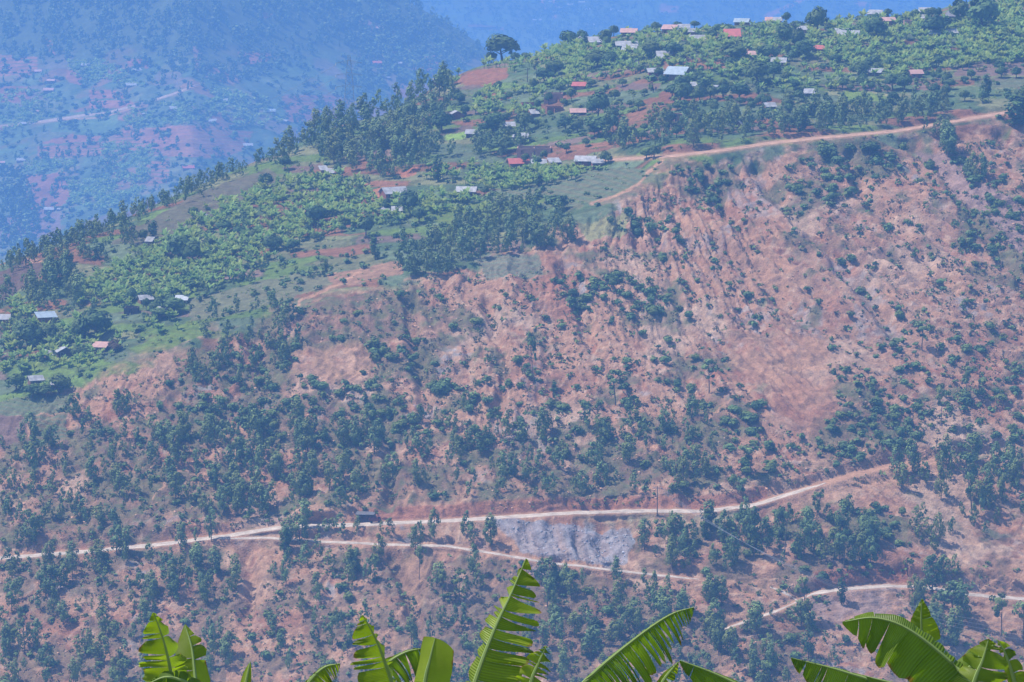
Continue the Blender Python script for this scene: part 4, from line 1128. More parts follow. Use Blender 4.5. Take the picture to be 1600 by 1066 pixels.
# ------------------------------------------------------------------ plants: named trees first
for u, v, h, w, z in [(785, 95, 42, 46, "alone on the crest"), (768, 99, 18, 18, "beside the crest's lone tree"), (806, 97, 15, 17, "beside the crest's lone tree"), (822, 95, 13, 16, "beside the crest's lone tree"), (934, 187, 44, 34, "rising over the village terraces"), (935, 214, 32, 42, "below the oval tree"), (1277, 52, 40, 32, "on the crest"), (1462, 55, 31, 44, "in the skyline bananas"),
        (1536, 52, 58, 52, "on the skyline"), (1500, 40, 42, 30, "on the skyline"), (1368, 66, 40, 32, "in the upper village"), (1342, 125, 32, 32, "in the bananas"), (1226, 74, 38, 30, "in the upper village"), (1243, 74, 32, 26, "in the upper village"), (1258, 91, 30, 30, "in the upper village"), (1146, 99, 33, 42, "in the village middle"),
        (1017, 90, 27, 34, "in the village middle"), (1053, 88, 22, 28, "in the village middle"), (1199, 95, 26, 34, "in the village middle"), (889, 73, 25, 26, "on the crest"), (945, 73, 26, 18, "on the crest"), (933, 105, 26, 34, "under the crest"), (955, 104, 22, 26, "under the crest"), (925, 107, 20, 24, "under the crest"),
        (852, 131, 26, 30, "by the candelabra tree"), (867, 118, 24, 30, "by the candelabra tree"), (1154, 157, 27, 32, "at the end of the bush row"), (1130, 155, 24, 24, "in the bush row"), (1110, 156, 22, 24, "in the bush row"), (1070, 152, 24, 26, "in the bush row"), (1050, 152, 22, 24, "in the bush row"), (1093, 160, 26, 22, "in the bush row"),
        (1183, 135, 40, 34, "right of the bush row"), (1208, 128, 30, 28, "right of the bush row"), (425, 392, 26, 30, "in the banana grove"), (458, 392, 20, 22, "in the banana grove"), (494, 352, 34, 34, "in the banana grove"), (415, 295, 24, 22, "at the grove top"), (445, 266, 22, 20, "at the grove top"), (572, 371, 34, 26, "in the banana grove"),
        (25, 612, 28, 30, "around the ringed house"), (50, 620, 22, 30, "around the ringed house"), (92, 612, 28, 34, "around the ringed house"), (72, 620, 20, 26, "around the ringed house"), (870, 331, 26, 34, "alone in the pasture"), (960, 160, 20, 18, "in the village middle"), (1064, 160, 30, 26, "in the bush row"),
        (270, 492, 28, 40, "around the broken roof"), (250, 500, 18, 30, "around the broken roof"), (280, 412, 46, 40, "in the grove's dark clump"), (300, 414, 40, 30, "in the grove's dark clump"), (180, 550, 14, 22, "by the brown house"), (150, 528, 44, 48, "in the left woods"), (125, 530, 34, 34, "in the left woods"), (45, 545, 46, 44, "in the left woods"), (75, 535, 30, 32, "in the left woods"),
        (785, 240, 26, 40, "by the top road"), (690, 205, 32, 34, "above the lime plot"), (820, 205, 32, 28, "by the brick buildings"), (770, 205, 30, 30, "by the brick buildings"), (885, 205, 22, 26, "below the oval tree"), (958, 205, 26, 20, "below the oval tree"), (1360, 240, 22, 30, "below the top road"), (1010, 248, 14, 20, "by the top road"), (1022, 247, 20, 20, "by the top road"),
        (1395, 140, 26, 28, "in the right fields"), (1413, 142, 28, 24, "in the right fields"), (640, 335, 40, 30, "by the white-roofed house"), (655, 350, 28, 24, "by the white-roofed house"), (500, 345, 20, 18, "in the banana grove"), (350, 365, 20, 24, "in the banana grove"), (690, 330, 18, 16, "in the pasture")]:
    put("broad", u, v, h * 1.15, w * 1.3, z)
for u, v, h, w, z in [(684, 284, 44, 20, "among bananas under the top road"), (586, 404, 36, 20, "alone on the tilled slope"), (508, 433, 26, 14, "on the open slope"), (913, 77, 24, 14, "on the crest"), (841, 292, 22, 18, "in the pasture"), (1103, 836, 48, 24, "by the lower road bend"), (1178, 872, 82, 24, "below the lower road bend"), (1540, 150, 34, 22, "right of the fields"),
        (445, 870, 54, 22, "on the lower road edge"), (619, 142, 20, 9, "on the ridge crest"), (240, 376, 34, 18, "left of the banana grove"), (1315, 942, 44, 20, "below the cut bank"), (1185, 150, 22, 10, "right of the bush row"), (112, 340, 20, 8, "left ridge"), (1585, 195, 50, 40, "at the end of the top road"), (1600, 190, 60, 44, "at the end of the top road"), (1255, 205, 34, 18, "by the top road"), (1248, 208, 24, 14, "by the top road")]:
    put("column", u, v, h, w, z)
for u, v, h, w, z in [(1172, 742, 58, 44, "above the lower road bend"), (1158, 797, 58, 26, "at the lower road bend"), (1225, 872, 92, 34, "right of the lower road bend"), (1318, 890, 68, 40, "on the lower right terraces"), (1520, 802, 104, 48, "on the right slope"), (1275, 812, 52, 26, "right of the lower road bend"), (1256, 965, 72, 34, "at the hairpin"), (1565, 992, 76, 44, "bottom right bare ground"),
        (1600, 1000, 70, 44, "bottom right bare ground"), (780, 677, 50, 24, "in the middle of the slide"), (834, 602, 90, 22, "in the middle of the slide"), (962, 632, 60, 46, "in the middle of the slide"), (1108, 618, 58, 40, "right of the slide middle"), (1440, 547, 48, 38, "on the right slope"), (1471, 662, 70, 26, "on the right slope"), (1510, 622, 60, 30, "on the right slope"),
        (692, 942, 56, 26, "under the lower roads"), (718, 940, 58, 34, "under the lower roads"), (565, 172, 24, 26, "on the ridge crest"), (838, 122, 34, 18, "candelabra"), (1098, 105, 24, 10, "village middle"), (990, 160, 18, 12, "by the dark plot"), (1270, 170, 24, 14, "top road"), (655, 905, 60, 24, "under the lower roads"), (520, 1010, 60, 34, "bottom slope"), (1490, 968, 66, 60, "bottom right")]:
    put("flat", u, v, h, w, z)
# ------------------------------------------------------------------ plants: woods, groves and scrub
EUC = [
 ([(430, 255), (470, 215), (540, 190), (600, 178), (650, 150), (690, 132), (715, 165), (690, 205), (700, 245), (640, 268), (590, 285), (540, 262), (480, 240)], 190, 20, 36, "on the wooded ridge spur", 0),
 ([(690, 215), (830, 225), (800, 248), (700, 248)], 24, 20, 30, "above the top road", 0), ([(0, 416), (60, 394), (130, 368), (250, 318), (330, 284), (430, 243), (430, 252), (330, 294), (260, 326), (180, 358), (100, 396), (0, 432)], 150, 14, 24, "on the left ridge line", 0),
 ([(50, 440), (110, 410), (130, 470), (60, 486), (0, 478), (0, 455)], 46, 22, 38, "in the wood above the blue-roofed brick house", 0), ([(120, 385), (210, 350), (240, 380), (140, 430)], 24, 16, 28, "left of the banana grove", 0),
 ([(620, 392), (700, 358), (800, 325), (900, 338), (905, 378), (860, 390), (780, 405), (740, 416), (680, 436), (625, 434)], 120, 20, 34, "in the plantation above the slide", 0),
 ([(1240, 180), (1300, 168), (1400, 168), (1480, 170), (1485, 186), (1400, 200), (1290, 210), (1240, 208)], 90, 18, 30, "in the plantation above the top road", 0),
 ([(930, 220), (1000, 205), (1080, 195), (1240, 185), (1245, 213), (1120, 228), (1000, 238), (940, 242)], 52, 20, 34, "along the top road", 0), ([(1440, 205), (1480, 205), (1530, 260), (1560, 300), (1530, 300), (1460, 240)], 14, 22, 40, "below the end of the top road", 0),
 ([(230, 700), (400, 655), (600, 685), (615, 765), (520, 792), (420, 803), (300, 806), (250, 775)], 150, 22, 38, "in the wood above the lower road", 0.42), ([(0, 700), (100, 655), (250, 625), (250, 785), (200, 842), (0, 856)], 88, 20, 34, "on the lower left slope", 0.5),
 ([(320, 495), (440, 475), (470, 545), (420, 605), (300, 625), (270, 565)], 58, 18, 30, "at the upper left edge of the slide", 0.45), ([(0, 880), (350, 858), (370, 900), (345, 1100), (0, 1100)], 110, 26, 42, "below the lower road on the left", 0.4),
 ([(420, 862), (600, 870), (830, 890), (830, 1100), (420, 1100)], 70, 24, 42, "below the lower road in the middle", 0.5), ([(840, 905), (1100, 920), (1250, 970), (1330, 1010), (1300, 1100), (840, 1100)], 125, 26, 44, "on the bottom right slope", 0.35),
 ([(1000, 840), (1200, 815), (1330, 795), (1400, 885), (1250, 900), (1100, 898), (1010, 880)], 70, 22, 44, "on the lower right terraces", 0.45), ([(1400, 730), (1600, 710), (1600, 835), (1420, 865)], 52, 22, 42, "on the right lower slope", 0.5),
 ([(1440, 890), (1520, 900), (1520, 1060), (1420, 1010)], 20, 28, 56, "beside the bare ground at bottom right", 0), ([(640, 700), (1120, 645), (1140, 745), (980, 785), (650, 780)], 92, 20, 36, "on the lower middle of the slide", 0.52), ([(600, 640), (760, 600), (780, 700), (640, 720)], 22, 18, 30, "on the middle of the slide", 0.5),
 ([(0, 850), (350, 836), (600, 825), (800, 830), (790, 870), (350, 852), (0, 872)], 26, 24, 44, "between the two lower roads", 0.4)]
for pl, n, h0, h1, z, cl in EUC: scatter("euc", pl, int(n * 1.25), h0 * 0.8, h1 * 1.32, z, (0.8, 1.45), clump_=cl, seed=n)
BUSH = [
 ([(270, 565), (620, 445), (900, 410), (1010, 305), (1580, 215), (1605, 720), (1200, 770), (600, 800), (250, 700)], 470, 6, 17, "on the eroded slope", 0.45), ([(1040, 258), (1160, 258), (1130, 315), (1060, 305)], 34, 9, 18, "under the top road", 0), ([(1280, 226), (1420, 222), (1350, 335), (1200, 305)], 60, 8, 20, "on the headwall", 0.3),
 ([(1480, 240), (1605, 300), (1605, 430), (1500, 380)], 80, 8, 18, "on the right slope below the top road", 0.2), ([(980, 420), (1070, 480), (1040, 505), (960, 475), (930, 430)], 48, 8, 18, "in the green hollow of the slide", 0), ([(870, 430), (940, 435), (950, 490), (890, 480)], 26, 8, 18, "left of the pale patch", 0), ([(985, 340), (1050, 335), (1060, 370), (1000, 372)], 18, 8, 18, "by the footpath", 0),
 ([(1290, 570), (1380, 600), (1440, 690), (1300, 735), (1230, 705)], 90, 8, 18, "around the red earth fan", 0.2), ([(1380, 590), (1605, 640), (1605, 705), (1400, 700)], 70, 8, 18, "on the right slope", 0.3), ([(0, 870), (1600, 880), (1600, 1090), (0, 1090)], 200, 6, 20, "on the bottom slope", 0.45), ([(700, 150), (1600, 40), (1600, 175), (950, 235), (700, 235)], 260, 7, 15, "among the village plots", 0.3), ([(930, 70), (1605, 10), (1605, 60), (930, 110)], 150, 8, 16, "under the crest", 0.3), ([(930, 58), (1150, 44), (1450, 28), (1600, 4), (1600, 12), (1450, 36), (1150, 52), (930, 68)], 90, 8, 17, "along the crest line", 0),
 ([(1400, 480), (1600, 540), (1600, 640), (1420, 580)], 50, 8, 18, "on the right slope", 0.3), ([(280, 440), (640, 330), (900, 300), (900, 340), (620, 440), (330, 510)], 140, 5, 12, "on the open pasture", 0.4), ([(240, 580), (640, 520), (760, 640), (600, 700), (250, 690)], 200, 8, 18, "on the left part of the slide", 0.4), ([(760, 560), (1100, 560), (1120, 700), (700, 720)], 90, 8, 18, "on the middle of the slide", 0.4),
 ([(1140, 600), (1240, 650), (1200, 770), (1100, 760)], 36, 10, 22, "left of the red earth fan", 0.2), ([(0, 640), (620, 640), (620, 800), (0, 850)], 240, 6, 14, "in the lower left scrub", 0.4), ([(0, 875), (1300, 910), (1300, 1090), (0, 1090)], 200, 6, 14, "in the bottom scrub", 0.4), ([(1000, 300), (1600, 220), (1600, 640), (1100, 600)], 160, 5, 12, "on the bare scar", 0.4), ([(990, 810), (1420, 790), (1440, 900), (1100, 905)], 80, 8, 18, "on the lower right terraces", 0.2)]
for pl, n, h0, h1, z, cl in BUSH: scatter("bush", pl, n, h0, h1, z, (0.9, 1.5), clump_=cl, seed=n)
scatter("broad", [(700, 150), (1600, 40), (1600, 160), (950, 230), (700, 230)], 130, 12, 24, "among the village plots", (0.9, 1.3), clump_=0.3)
scatter("broad", [(200, 470), (420, 330), (560, 300), (560, 360), (330, 460)], 16, 12, 22, "in the banana grove", (0.9, 1.3))
scatter("euc", [(0, 470), (120, 420), (300, 350), (440, 280), (560, 270), (640, 330), (620, 400), (430, 440), (280, 500), (60, 560), (0, 560)], 110, 14, 30, "on the left shoulder", (0.85, 1.4), clump_=0.4)
scatter("bush", [(0, 470), (300, 350), (440, 280), (640, 330), (900, 290), (900, 340), (620, 420), (280, 520), (0, 600)], 170, 6, 15, "on the left shoulder", (0.9, 1.5), clump_=0.35)
scatter("broad", [(0, 510), (200, 480), (190, 560), (0, 610)], 12, 14, 24, "on the lower left farms", (0.9, 1.3))
BAN = [([(130, 445), (250, 385), (350, 318), (430, 288), (540, 276), (580, 305), (560, 352), (500, 372), (420, 402), (370, 442), (290, 462), (200, 482), (120, 482)], 900, 9, 14, "in the big grove"), ([(1270, 62), (1450, 60), (1605, 30), (1605, 100), (1460, 112), (1400, 127), (1280, 92)], 420, 9, 14, "under the skyline"), ([(960, 60), (1270, 45), (1290, 85), (1180, 112), (960, 117)], 300, 8, 13, "in the upper village"),
       ([(850, 88), (960, 75), (980, 120), (900, 142), (840, 134)], 110, 8, 13, "under the crest"), ([(650, 266), (920, 262), (900, 284), (780, 302), (700, 284)], 150, 9, 13, "below the top road"), ([(0, 515), (180, 505), (190, 545), (120, 582), (0, 592)], 130, 10, 15, "on the lower left farms"), ([(560, 315), (720, 305), (760, 332), (620, 352), (560, 348)], 110, 9, 14, "around the white-roofed houses"),
       ([(740, 145), (850, 138), (850, 182), (740, 192)], 70, 8, 13, "in the village terraces"), ([(690, 134), (740, 112), (830, 94), (920, 68), (930, 74), (830, 104), (745, 118), (695, 140)], 90, 7, 12, "on the crest line"), ([(1060, 110), (1300, 95), (1420, 120), (1380, 140), (1060, 150)], 120, 8, 12, "in the village middle"), ([(0, 470), (60, 480), (60, 500), (0, 505)], 20, 10, 15, "on the lower left farms"), ([(230, 500), (280, 490), (300, 520), (220, 530)], 16, 10, 14, "by the green plot"),
       ([(1440, 30), (1605, -2), (1605, 60), (1480, 60)], 150, 9, 14, "under the skyline"), ([(1280, 40), (1440, 30), (1440, 60), (1280, 66)], 90, 9, 13, "under the skyline"), ([(1480, 110), (1605, 100), (1605, 80), (1500, 84)], 30, 9, 13, "under the skyline")]
for pl, n, h0, h1, z in BAN: scatter("banana", pl, int(n * 1.1), h0 * 1.2, h1 * 1.3, z, (1.0, 1.35), seed=n)
# ------------------------------------------------------------------ plants: build
KINDS = {"euc": ("eucalyptus_tree", "tree", T_EUC, M_EUC, 300, "eucalyptus trees of the hillside"), "broad": ("broadleaf_tree", "tree", T_BROAD, M_BROAD, 300, "broadleaf trees of the farms"),
         "column": ("columnar_tree", "tree", T_COLUMN, M_BROAD, 60, "columnar trees of the hill"), "flat": ("sparse_tree", "tree", T_FLAT, M_EUC, 60, "tall sparse trees of the slide"),
         "bush": ("bush", "bush", T_BUSH, M_BUSH, 300, "bushes on the hillside"), "banana": ("banana_plant", "banana plant", T_BAN, M_BAN, 300, "banana plants of the groves")}
LOOK = {"euc": ("slim grey-green eucalyptus", "tall slim eucalyptus"), "broad": ("round dark green tree", "large round dark green tree"), "column": ("narrow dark upright tree", "tall narrow dark upright tree"),
        "flat": ("sparse tree with bare trunk", "tall sparse tree with long bare trunk"), "bush": ("small green bush", "large green bush"), "banana": ("pale green banana plant", "tall pale green banana plant")}
used_labels = set()
ONES = "zero one two three four five six seven eight nine ten eleven twelve thirteen fourteen fifteen sixteen seventeen eighteen nineteen".split()
TENS = "zero ten twenty thirty forty fifty sixty seventy eighty ninety hundred".split()
def num_word(n):
    n = int(min(99, max(0, n)))
    return ONES[n] if n < 20 else TENS[n // 10] + ("-" + ONES[n % 10] if n % 10 else "")
def unique_label(head, u, v):
    a, b_ = u / 16.0, v / 10.66
    for da, db, x in ((0, 0, ""), (0, 0, " lower"), (0.6, 0, ""), (-0.6, 0, ""), (0, 0.6, ""), (0, -0.6, ""), (0.6, 0.6, ""), (-0.6, -0.6, ""), (1, 0, ""), (0, 1, ""), (-1, 0, ""), (0, -1, ""), (1, 1, ""), (-1, -1, ""), (1, -1, ""), (-1, 1, "")):
        l = f"{head}, {num_word(round(a + da))} percent across, {num_word(round(b_ + db))} percent down"
        if x: continue
        if l not in used_labels:
            used_labels.add(l); return l
    return l
def trim(head, n=10):
    return " ".join(head.split()[:n])
left_over = {}
for kind, (name, cat, tm, mat, most, grp) in KINDS.items():
    mine = [q for q in PL if q[0] == kind]
    inview = [q for q in mine if 0 <= q[4] <= 1600 and q[5] - q[2] / MPP(q[1]) * 0.6 > 0 and q[5] - q[2] / MPP(q[1]) * 0.5 < 1060]
    inview.sort(key=lambda q: -q[2] * q[3] / MPP(q[1]) ** 2)
    chosen = inview[:most]; ids = {id(q) for q in chosen}
    left_over[kind] = [q for q in mine if id(q) not in ids]
    med = np.median([q[2] for q in chosen])
    for i, (k_, p, h, w, u, v, z) in enumerate(chosen):
        t, tr = tm[i % len(tm)]
        look = LOOK[kind][1 if h > med * 1.1 else 0]
        head = trim(f"{look} {z}", 10)
        lab = unique_label(head, u, v - 0.5 * h / MPP(p))
        yaw = random.uniform(0, 6.28); s_in = 0.04 * h
        m_ = M_RED if (kind == "broad" and (abs(u - 889) < 4 and abs(v - 89) < 6 or abs(u - 180) < 3)) else mat
        if kind == "banana" or (kind == "bush" and w / MPP(p) < 13):
            o = link(name, mesh_of(t, "foliage", m_), loc=(p[0], p[1], p[2] - s_in), rot=(0, 0, yaw), scale=(w, w, h))
            tag(o, lab, cat, grp)
        else:
            sc = (w * (0.84 if kind == "euc" else 2.6 if kind == "column" else 1.7 if kind == "flat" else 1.15 if kind == "broad" else 1.0))
            r = link(name, None, loc=(p[0], p[1], p[2] - s_in), rot=(0, 0, yaw)); r.empty_display_size = 0.5
            tag(r, lab, cat, grp)
            link("trunk", tr, r, scale=(sc, sc, h)); link("crown", mesh_of(t, "crown", m_), r, scale=(sc, sc, h))
def rest(kind, tm, f=1.0):
    out = []
    for i, q in enumerate(left_over[kind]):
        out.append((tm[i % len(tm)][0], q[1] - np.array((0, 0, 0.04 * q[2])), q[2], q[3] * f, RNG.uniform(0, 6.28)))
    return out
merge("woodland_foliage", rest("euc", T_EUC_LO, 0.84) , M_EUC, "small eucalyptus foliage filling the woods on the hill", "woodland")
merge("shrub_undergrowth", rest("bush", T_BUSH_LO), M_BUSH, "low green shrubs dotted over the hillside", "shrubs")
merge("banana_grove_foliage", rest("banana", T_BAN), M_BAN, "dense pale green banana foliage of the groves", "bananas")
if left_over["broad"]: merge("orchard_foliage", rest("broad", T_BUSH_LO, 1.2), M_BROAD, "small dark green orchard foliage", "orchard")

BARE = [(1050, 330), (1250, 340), (1500, 560), (1300, 610), (1150, 640), (980, 600), (1000, 520), (1060, 420)]
def scatter_pts(poly, n, hill=MAIN, seed=0, cl=0.0, sc=(38, 26), keep=True):
    p = np.asarray(poly, float); r = np.random.default_rng(900 + seed); m = 5 * n
    u = r.uniform(p[:, 0].min(), p[:, 0].max(), m); v = r.uniform(p[:, 1].min(), p[:, 1].max(), m)
    ok = inpoly(u, v, poly)
    if cl: ok &= (fbm(u / sc[0], v / sc[1], 700 + seed, 3) + r.uniform(-0.2, 0.2, m)) > (cl - 0.5) * 0.7
    if hill is MAIN and keep:
        ok &= KEEP(u, v)
        ok &= ~(inpoly(u, v, BARE) & (r.uniform(0, 1, m) < 0.6))
    u = u[ok][:n]; v = v[ok][:n]
    return u, v, hill.at(u, v)
def low_cover(name, mat, tm, specs, label, cat, sink=0.15):
    items = []
    for pl, n, h0, h1, cl, hill, asp in specs:
        u, v, p = scatter_pts(pl, n, hill, len(items) % 97 + n, cl)
        for q in p:
            k = MPP(q); h = (h0 + (h1 - h0) * RNG.uniform() ** 1.6) * k
            items.append((tm[RNG.integers(len(tm))][0], q - np.array((0, 0, sink * h)), h, h * asp * RNG.uniform(0.8, 1.3), RNG.uniform(0, 6.28)))
    return merge(name, items, mat, label, cat)
SLIDE = [(150, 600), (620, 445), (900, 410), (1010, 300), (1605, 205), (1605, 730), (1200, 775), (600, 805), (0, 860), (0, 680)]
LOWER = [(0, 868), (600, 850), (1150, 905), (1605, 880), (1605, 1110), (0, 1110)]
UPPER = [(0, 480), (280, 330), (440, 270), (700, 140), (930, 75), (1605, 30), (1605, 190), (1050, 250), (930, 330), (600, 440), (280, 550), (0, 640)]
low_cover("scrub_undergrowth", M_DRY, T_TUFT, [(SLIDE, 4600, 1.8, 5.5, 0.52, MAIN, 1.3), (LOWER, 1800, 2.2, 6, 0.55, MAIN, 1.3)], "dry olive scrub over the eroded soil", "scrub")
low_cover("weed_undergrowth", M_BUSH, T_TUFT, [(SLIDE, 2300, 2.0, 7, 0.62, MAIN, 1.3), (LOWER, 1000, 2.5, 8, 0.65, MAIN, 1.3)], "dark green weeds over the eroded soil", "weeds")
low_cover("crop_foliage", M_CROP, T_TUFT, [(UPPER, 2600, 1.8, 4.0, 0.65, MAIN, 1.5)], "low green crops covering the farmed slopes", "crops")
low_cover("hedge_foliage", M_BUSH, T_BUSH_LO, [(UPPER, 480, 4, 10, 0.45, MAIN, 1.4)], "dark hedges between the farm plots", "hedge")

# rubble on the bare soil
rr = np.random.default_rng(5); rock_t = []
for i in range(5):
    b8 = np.array([(x, y, z) for z in (-.5, .5) for y in (-.5, .5) for x in (-.5, .5)]) * rr.uniform(0.5, 1.0, (8, 3))
    rock_t.append(b8)
FQ = np.array([(2, 3, 1, 0), (4, 5, 7, 6), (0, 1, 5, 4), (1, 3, 7, 5), (3, 2, 6, 7), (2, 0, 4, 6)])
Vs = []; Fs = []; Cs = []; nn = 0
for pl, n, s0, s1, base in ((SLIDE, 3600, 0.25, 0.8, SOIL * 0.85), (LOWER, 1800, 0.25, 0.8, SOIL * 0.75), ([(770, 812), (985, 820), (994, 842), (975, 868), (930, 878), (815, 862), (800, 842)], 420, 0.2, 0.6, GREYDUMP * 0.8)):
    u, v, p = scatter_pts(pl, n, MAIN, n, 0.45 if n > 800 else 0, (50, 40), keep=n > 800)
    for q in p:
        a = rr.uniform(0, 6.28); s = s0 + (s1 - s0) * rr.uniform() ** 3; c_, s_ = math.cos(a), math.sin(a)
        Vs.append((rock_t[rr.integers(5)] * s) @ np.array(((c_, s_, 0.2), (-s_, c_, 0.1), (-0.2, 0.1, 0.8))) + q)
        Fs.append(FQ + nn); nn += 8
        Cs.append(np.repeat((np.clip(base * rr.uniform(0.75, 1.35) + rr.uniform(0, 0.06), 0, 0.75))[None], 8, 0))
o = link("rubble", mesh_np("rubble", np.concatenate(Vs), np.concatenate(Fs), ground_mat("rubble_stone", 1, 4, 0.2, 0.05), np.concatenate(Cs)))
tag(o, "loose pale stones littering the landslide", "rubble", kind="stuff")

# far woods, groves and scrub (reading as one mass in the haze)
def far_cover(name, mat, tm, specs, hill, label, cat, f=1.0):
    items = []
    for pl, n, h0, h1, cl in specs:
        u, v, p = scatter_pts(pl, n, hill, n, cl)
        for q in p:
            k = MPP(q); h = (h0 + (h1 - h0) * RNG.uniform()) * k
            items.append((tm[RNG.integers(len(tm))][0], q - np.array((0, 0, 0.08 * h)), h, h * f * RNG.uniform(0.8, 1.25), RNG.uniform(0, 6.28)))
    return merge(name, items, mat, label, cat)
T_FAR = make_kind(eucalyptus, 5, (6, 7, 0.16, 0.1), None, 12)
T_FARB = make_kind(bush, 5, (4, 6, 0.32), None, 13)
far_cover("far_woodland_foliage", M_EUC, T_FAR, [([(0, -60), (600, -60), (700, 40), (560, 110), (520, 70), (430, 120), (330, 135), (280, 110), (100, 92), (0, 95)], 1500, 9, 18, 0.3), ([(540, 20), (700, 38), (790, 110), (690, 125), (600, 140), (540, 150)], 420, 9, 16, 0.3),
          ([(0, 270), (40, 280), (60, 340), (60, 400), (0, 400)], 90, 16, 30, 0), ([(0, 95), (400, 110), (560, 120), (560, 200), (330, 260), (120, 400), (0, 400)], 260, 8, 16, 0.55), ([(450, 190), (600, 120), (620, 160), (470, 240)], 60, 9, 16, 0.2)], HB, "blue hazy woods over the far hillside", "woodland", 1.0)
far_cover("far_grove_foliage", M_BAN, T_TUFT, [([(105, 95), (160, 95), (230, 130), (150, 128), (110, 118)], 160, 4, 7, 0), ([(160, 225), (240, 230), (225, 300), (170, 330), (110, 320), (110, 285), (160, 285)], 420, 4, 8, 0.2), ([(40, 245), (120, 250), (110, 268), (40, 268)], 80, 4, 7, 0), ([(0, 140), (95, 145), (90, 180), (0, 210)], 160, 4, 7, 0.2),
          ([(330, 140), (410, 145), (440, 190), (370, 200), (330, 180)], 200, 4, 7, 0.2), ([(180, 165), (330, 160), (330, 195), (200, 200)], 140, 4, 7, 0.3), ([(560, 50), (700, 60), (690, 100), (600, 120)], 180, 4, 7, 0.3)], HB, "hazy banana groves on the far hillside", "bananas", 1.2)
far_cover("far_scrub_foliage", M_BUSH, T_FARB, [([(0, 90), (560, 90), (560, 200), (330, 270), (100, 400), (0, 400)], 900, 3.5, 9, 0.45), ([(560, 40), (760, 80), (700, 125), (560, 150)], 220, 3.5, 8, 0.3)], HB, "hazy scrub and hedges on the far hillside", "scrub", 1.5)
far_cover("distant_woodland_foliage", M_EUC, T_FAR, [([(620, -60), (1600, -60), (1600, 40), (1060, 60), (760, 110), (620, 60)], 1500, 5, 9, 0.4), ([(760, 10), (1000, 0), (1000, 60), (780, 70)], 300, 5, 10, 0.3)], HC, "pale woods on the distant hillside", "woodland", 1.2)
far_cover("distant_scrub_foliage", M_BUSH, T_FARB, [([(620, -20), (1500, -20), (1500, 40), (1060, 60), (760, 110), (620, 60)], 900, 3, 6, 0.3)], HC, "pale scrub on the distant hillside", "scrub", 1.6)
# ------------------------------------------------------------------ foreground banana plants
def banana_leaf_mat(name, lo, hi, transl):
    m, nt, b = new_mat(name)
    at = nnode(nt, "ShaderNodeAttribute", attribute_name="tint")
    sep = nnode(nt, "ShaderNodeSeparateColor"); nt.links.new(at.outputs["Color"], sep.inputs[0])
    mx = nnode(nt, "ShaderNodeMix", data_type='RGBA'); mx.inputs["A"].default_value = (*[c * 0.84 for c in lo], 1); mx.inputs["B"].default_value = (*[c * 0.9 for c in hi], 1)
    nt.links.new(sep.outputs[0], mx.inputs["Factor"])
    # fine parallel veins across the blade (green channel runs along the rib)
    wv_ = nnode(nt, "ShaderNodeMath", operation='SINE'); ml = nnode(nt, "ShaderNodeMath", operation='MULTIPLY'); ml.inputs[1].default_value = 520.0
    nt.links.new(sep.outputs[1], ml.inputs[0]); nt.links.new(ml.outputs[0], wv_.inputs[0])
    mr = nnode(nt, "ShaderNodeMapRange"); mr.inputs["From Min"].default_value = -1; mr.inputs["To Min"].default_value = 0.86; mr.inputs["To Max"].default_value = 1.1
    nt.links.new(wv_.outputs[0], mr.inputs["Value"])
    sc_ = nnode(nt, "ShaderNodeVectorMath", operation='SCALE'); nt.links.new(mx.outputs["Result"], sc_.inputs[0]); nt.links.new(mr.outputs[0], sc_.inputs["Scale"])
    c, f = noise_mult(nt, sc_.outputs[0], 3.0, 0.8, 1.2, detail=5)
    # dry brown margin and spots
    nz = nnode(nt, "ShaderNodeTexNoise"); nz.inputs["Scale"].default_value = 9.0; nz.inputs["Detail"].default_value = 5
    tcx = nnode(nt, "ShaderNodeTexCoord"); nt.links.new(tcx.outputs["Object"], nz.inputs["Vector"])
    am = nnode(nt, "ShaderNodeMath", operation='MULTIPLY_ADD'); am.inputs[1].default_value = 0.45; nt.links.new(nz.outputs["Fac"], am.inputs[0]); nt.links.new(sep.outputs[2], am.inputs[2])
    er = nnode(nt, "ShaderNodeMapRange"); er.inputs["From Min"].default_value = 1.17; er.inputs["From Max"].default_value = 1.25; nt.links.new(am.outputs[0], er.inputs["Value"])
    bm_ = nnode(nt, "ShaderNodeMix", data_type='RGBA'); bm_.inputs["B"].default_value = (0.22, 0.13, 0.04, 1)
    nt.links.new(er.outputs[0], bm_.inputs["Factor"]); nt.links.new(c, bm_.inputs["A"]); c = bm_.outputs["Result"]
    nt.links.new(c, b.inputs["Base Color"]); b.inputs["Roughness"].default_value = 0.42; b.inputs["Specular IOR Level"].default_value = 0.35
    bp = nnode(nt, "ShaderNodeBump"); bp.inputs["Strength"].default_value = 0.4; bp.inputs["Distance"].default_value = 0.01
    nt.links.new(wv_.outputs[0], bp.inputs["Height"]); nt.links.new(bp.outputs[0], b.inputs["Normal"])
    tr = nnode(nt, "ShaderNodeBsdfTranslucent")
    ts = nnode(nt, "ShaderNodeVectorMath", operation='MULTIPLY'); ts.inputs[1].default_value = (1.15, 1.25, 0.35); nt.links.new(c, ts.inputs[0]); nt.links.new(ts.outputs[0], tr.inputs["Color"])
    ms = nnode(nt, "ShaderNodeMixShader"); ms.inputs[0].default_value = transl
    nt.links.new(b.outputs[0], ms.inputs[1]); nt.links.new(tr.outputs[0], ms.inputs[2]); nt.links.new(ms.outputs[0], nt.nodes["Material Output"].inputs["Surface"])
    return m
M_BL = banana_leaf_mat("banana_blade", (0.12, 0.20, 0.015), (0.33, 0.42, 0.03), 0.5)
M_BLD = banana_leaf_mat("banana_blade_deep", (0.075, 0.16, 0.015), (0.22, 0.33, 0.028), 0.5)
